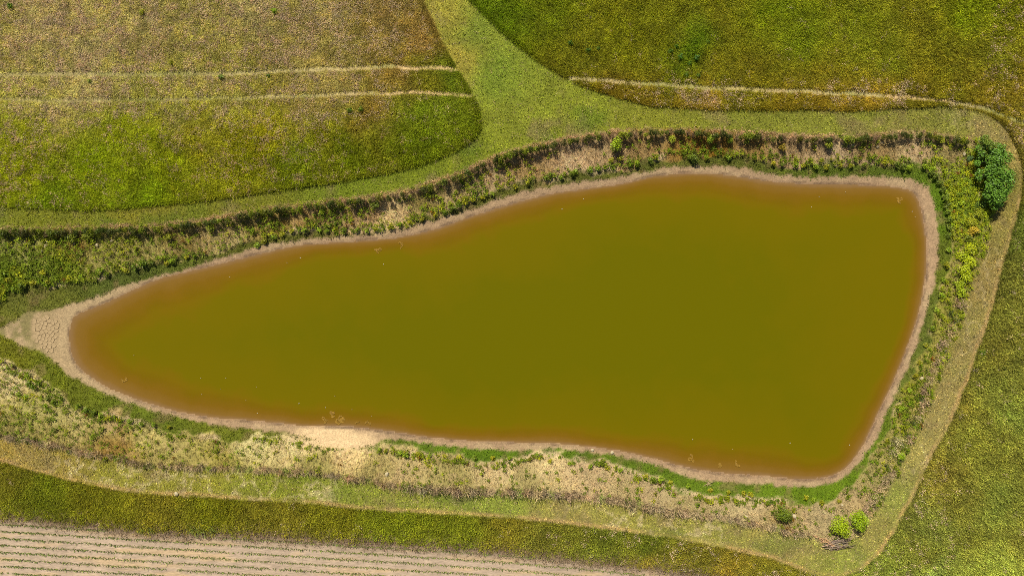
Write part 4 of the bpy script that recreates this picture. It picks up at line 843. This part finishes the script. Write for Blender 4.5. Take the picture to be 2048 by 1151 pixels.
for px, py, r_, m_ in [(402,755,.12,'scrap'),(452,755,.12,'scrap'),(441,777,.1,'drift'),(404,788,.13,'scrap'),(513,773,.12,'scrap'),(598,806,.16,'drift'),(515,825,.14,'drift'),(268,710,.14,'algae'),(574,525,.18,'drift'),(601,515,.15,'drift'),(767,528,.14,'algae'),(460,554,.14,'algae'),(670,791,.13,'algae'),(704,818,.15,'drift'),(651,814,.13,'algae'),(743,831,.13,'drift'),(492,800,.13,'algae'),(1124,418,.17,'drift'),(1167,398,.13,'algae'),(1691,384,.16,'drift'),(1638,393,.13,'algae'),(1623,414,.12,'algae'),(1824,423,.15,'drift'),(1830,434,.14,'drift'),(1702,369,.16,'drift'),(1580,885,.15,'drift'),(1699,889,.14,'drift'),(1385,878,.13,'drift'),(1465,897,.13,'drift')]:
    x, y = wpos(px, py); o = obj('floating_debris', pk(CH), M[m_]); o.location = (x, y, WATER_Z + .012); o.scale = (r_ * .42, r_ * .42, .1); o.rotation_euler = (0, 0, rng.uniform(0, 6))
    c_ = {'scrap': 'white', 'drift': 'pale', 'algae': 'brownish'}[m_]; wh = NEAR(px, py); tag(o, c_ + ' debris speck off ' + wh, 'debris', c_ + ' floating debris off ' + wh)
def algae_mesh(seed, n=34):
    r = np.random.default_rng(seed); mb = MB(); p = np.zeros(2); a = r.uniform(0, 6)
    for i in range(n):
        a += r.normal(0, .9); p = p + np.array([math.cos(a), math.sin(a)]) * .1; p *= .93; k = 5; rr = r.uniform(.05, .11)
        V = [(p[0] + math.cos(2 * math.pi * j / k) * rr * r.uniform(.6, 1.3), p[1] + math.sin(2 * math.pi * j / k) * rr * r.uniform(.6, 1.3), .012 + r.uniform(0, .02)) for j in range(k)] + [(p[0], p[1], .035 + r.uniform(0, .02))]
        mb.add(V, [(j, (j + 1) % k, k) for j in range(k)])
    return mb.mesh('algae')
for i, (px, py, sc, lab) in enumerate([(755,500,.9,'tan algae scum off the upper shore, larger of two'),(802,492,.7,'faint algae scum off the upper shore right of the larger one'),(668,834,1.1,'ring of tan algae scum off the sand spit'),(690,840,1.5,'largest tan algae scum patch off the sand spit'),(647,840,.9,'small algae scum left of the ring off the sand spit'),(739,845,.7,'round algae scum right of the largest patch off the sand spit'),(718,843,.6,'thin algae scum between the largest and the round patch'),(1384,918,1.0,'faint algae scum off the lower right shore, left one'),(1440,930,.8,'faint algae scum off the lower right shore, middle one'),(1477,930,.9,'faint algae scum off the lower right shore, right one'),(1800,398,.9,'tan algae scum in the upper right corner of the pond'),(250,755,.8,'faint algae scum off the mud shore at the lower left')]):
    x, y = wpos(px, py); o = obj('algae_scum', algae_mesh(300 + i), M['algae']); o.location = (x, y, WATER_Z + .002); o.scale = (sc, sc, 1); o.rotation_euler = (0, 0, rng.uniform(0, 6)); tag(o, lab, 'algae')

# cracked mud plates on the flat
def clip_poly(poly, nx_, ny_, c):
    out = []
    for i in range(len(poly)):
        a, b_ = poly[i - 1], poly[i]; da = a[0] * nx_ + a[1] * ny_ - c; db = b_[0] * nx_ + b_[1] * ny_ - c
        if (da < 0) != (db < 0): t_ = da / (da - db); out.append((a[0] + (b_[0] - a[0]) * t_, a[1] + (b_[1] - a[1]) * t_))
        if db < 0: out.append(b_)
    return out
flat = [(70,640),(82,634),(98,632),(112,636),(118,650),(114,668),(108,684),(112,698),(104,706),(90,700),(78,690),(68,674),(64,656)]
seeds = []
tries = 0
while len(seeds) < 95 and tries < 9000:
    tries += 1; q = (rng.uniform(58, 124), rng.uniform(626, 712))
    if all((q[0] - s_[0]) ** 2 + (q[1] - s_[1]) ** 2 > 5.6 ** 2 for s_ in seeds): seeds.append(q)
for q in seeds:
    if not inside(np.array([q[0]]), np.array([q[1]]), flat)[0]: continue
    if float(lookup(dW, np.array([q[0]]), np.array([q[1]]))[0]) < .4: continue
    poly = [(q[0] - 7, q[1] - 7), (q[0] + 7, q[1] - 7), (q[0] + 7, q[1] + 7), (q[0] - 7, q[1] + 7)]
    for s_ in seeds:
        if s_ is q: continue
        nx_, ny_ = s_[0] - q[0], s_[1] - q[1]; d_ = math.hypot(nx_, ny_)
        if d_ > 20: continue
        nx_ /= d_; ny_ /= d_; poly = clip_poly(poly, nx_, ny_, (s_[0] + q[0]) / 2 * nx_ + (s_[1] + q[1]) / 2 * ny_ - rng.uniform(.25, .5))
        if len(poly) < 3: break
    if len(poly) < 3: continue
    x, y, z = ground_at(*q); kk = S * (CAM_H - z) / CAM_H; n = len(poly)
    pl = [((a - q[0]) * kk, -(b_ - q[1]) * kk) for a, b_ in poly][::-1]
    ar = sum(pl[i - 1][0] * pl[i][1] - pl[i][0] * pl[i - 1][1] for i in range(n))
    if ar < 0: pl = pl[::-1]
    V = [(a, b_, -.04) for a, b_ in pl] + [(a, b_, .04 + rng.uniform(-.006, .01)) for a, b_ in pl] + [(0, 0, .028)]
    F = [(i, (i + 1) % n, n + (i + 1) % n, n + i) for i in range(n)] + [(n + i, n + (i + 1) % n, 2 * n) for i in range(n)]
    o = obj('mud_plate', mesh_np('mud_plate', V, F), M['plate'], G['mud_shore']); o.location = (x, y, z)

# ------------------------------------------------------------------ young crop in rows
def seedling(seed):
    r = np.random.default_rng(seed); me = blade_tuft(8, .27, .05, .025, .7, seed, 0, .7); me.name = 'seedling'; return me
SEED = [seedling(400 + i) for i in range(4)]
PSD = [proto(seedling(410 + i), M['tuft']) for i in range(3)]; NG_S = scatter_group(PSD)
cp = []
for k in range(-1, 22):
    x = -150.0
    while x < 2200:
        y = 1047 + 13.9 * k + .0615 * x + max(0, x - 900) ** 2 * 6e-5 + rng.normal(0, .8); cp.append((x, y)); x += rng.uniform(1.7, 2.9)
cp = np.array(cp); ok = (lookup(dF, cp[:, 0], cp[:, 1]) < -.15) & (cp[:, 1] < 1300); cp = cp[ok]
gap = fbm(cp[:, 0] * S, cp[:, 1] * S, .5, 3, 2); cp = cp[(gap < .7) | (rng.random(len(cp)) < .4)]
vis = (cp[:, 0] > 2) & (cp[:, 1] < 1149); first = np.argsort(np.where(vis, cp[:, 0], 1e9))[:300]
sel = np.zeros(len(cp), bool); sel[first] = True
for (px, py) in cp[sel]:
    x, y, z = ground_at(px, py); o = obj('crop_seedling', pk(SEED), M['leaf']); o.location = (x, y, z); o.rotation_euler = (0, 0, rng.uniform(0, 6)); s_ = rng.uniform(.75, 1.3); o.scale = (s_, s_, s_)
    o.color = (*lin(jit((138, 150, 70))) * GAIN * 1.5, 1); tag(o, 'green crop seedling in the row ends at the lower left corner', 'seedling', 'crop seedlings at the lower left corner')
q = cp[~sel]; n = len(q); s_ = rng.uniform(.7, 1.3, n)
scatter('crop_rows', place(q[:, 0], q[:, 1]), rots(n), np.c_[s_, s_, s_], tints(np.tile(lin((138, 150, 70)), (n, 1)), .7, 1.3, .05, 1.5), rng.integers(0, 3, n), NG_S, 'rows of green crop seedlings across the pale soil at the bottom', 'crop')

# ------------------------------------------------------------------ labels: alike neighbours are told apart by their order
def ordw(n):
    one = ['', 'first', 'second', 'third', 'fourth', 'fifth', 'sixth', 'seventh', 'eighth', 'ninth', 'tenth', 'eleventh', 'twelfth', 'thirteenth', 'fourteenth', 'fifteenth', 'sixteenth', 'seventeenth', 'eighteenth', 'nineteenth']
    if n < 20: return one[n]
    tens = {2: 'twent', 3: 'thirt', 4: 'fort', 5: 'fift'}[n // 10]
    return tens + 'ieth' if n % 10 == 0 else tens + 'y-' + one[n % 10]
fam = {}
for o in COL.objects:
    if o.parent is None and o.get('label') and o.get('category') and o.get('kind') is None and o['category'] != 'seedling': fam.setdefault(o['label'], []).append(o)
for lab, L_ in fam.items():
    if len(L_) < 2: continue
    xs = [o.location.x for o in L_]; ys = [o.location.y for o in L_]; horiz = max(xs) - min(xs) >= max(ys) - min(ys)
    L_.sort(key=lambda o: o.location.x if horiz else -o.location.y)
    for i, o in enumerate(L_): o['label'] = lab + ', ' + ordw(i + 1) + (' from the left' if horiz else ' from the top')
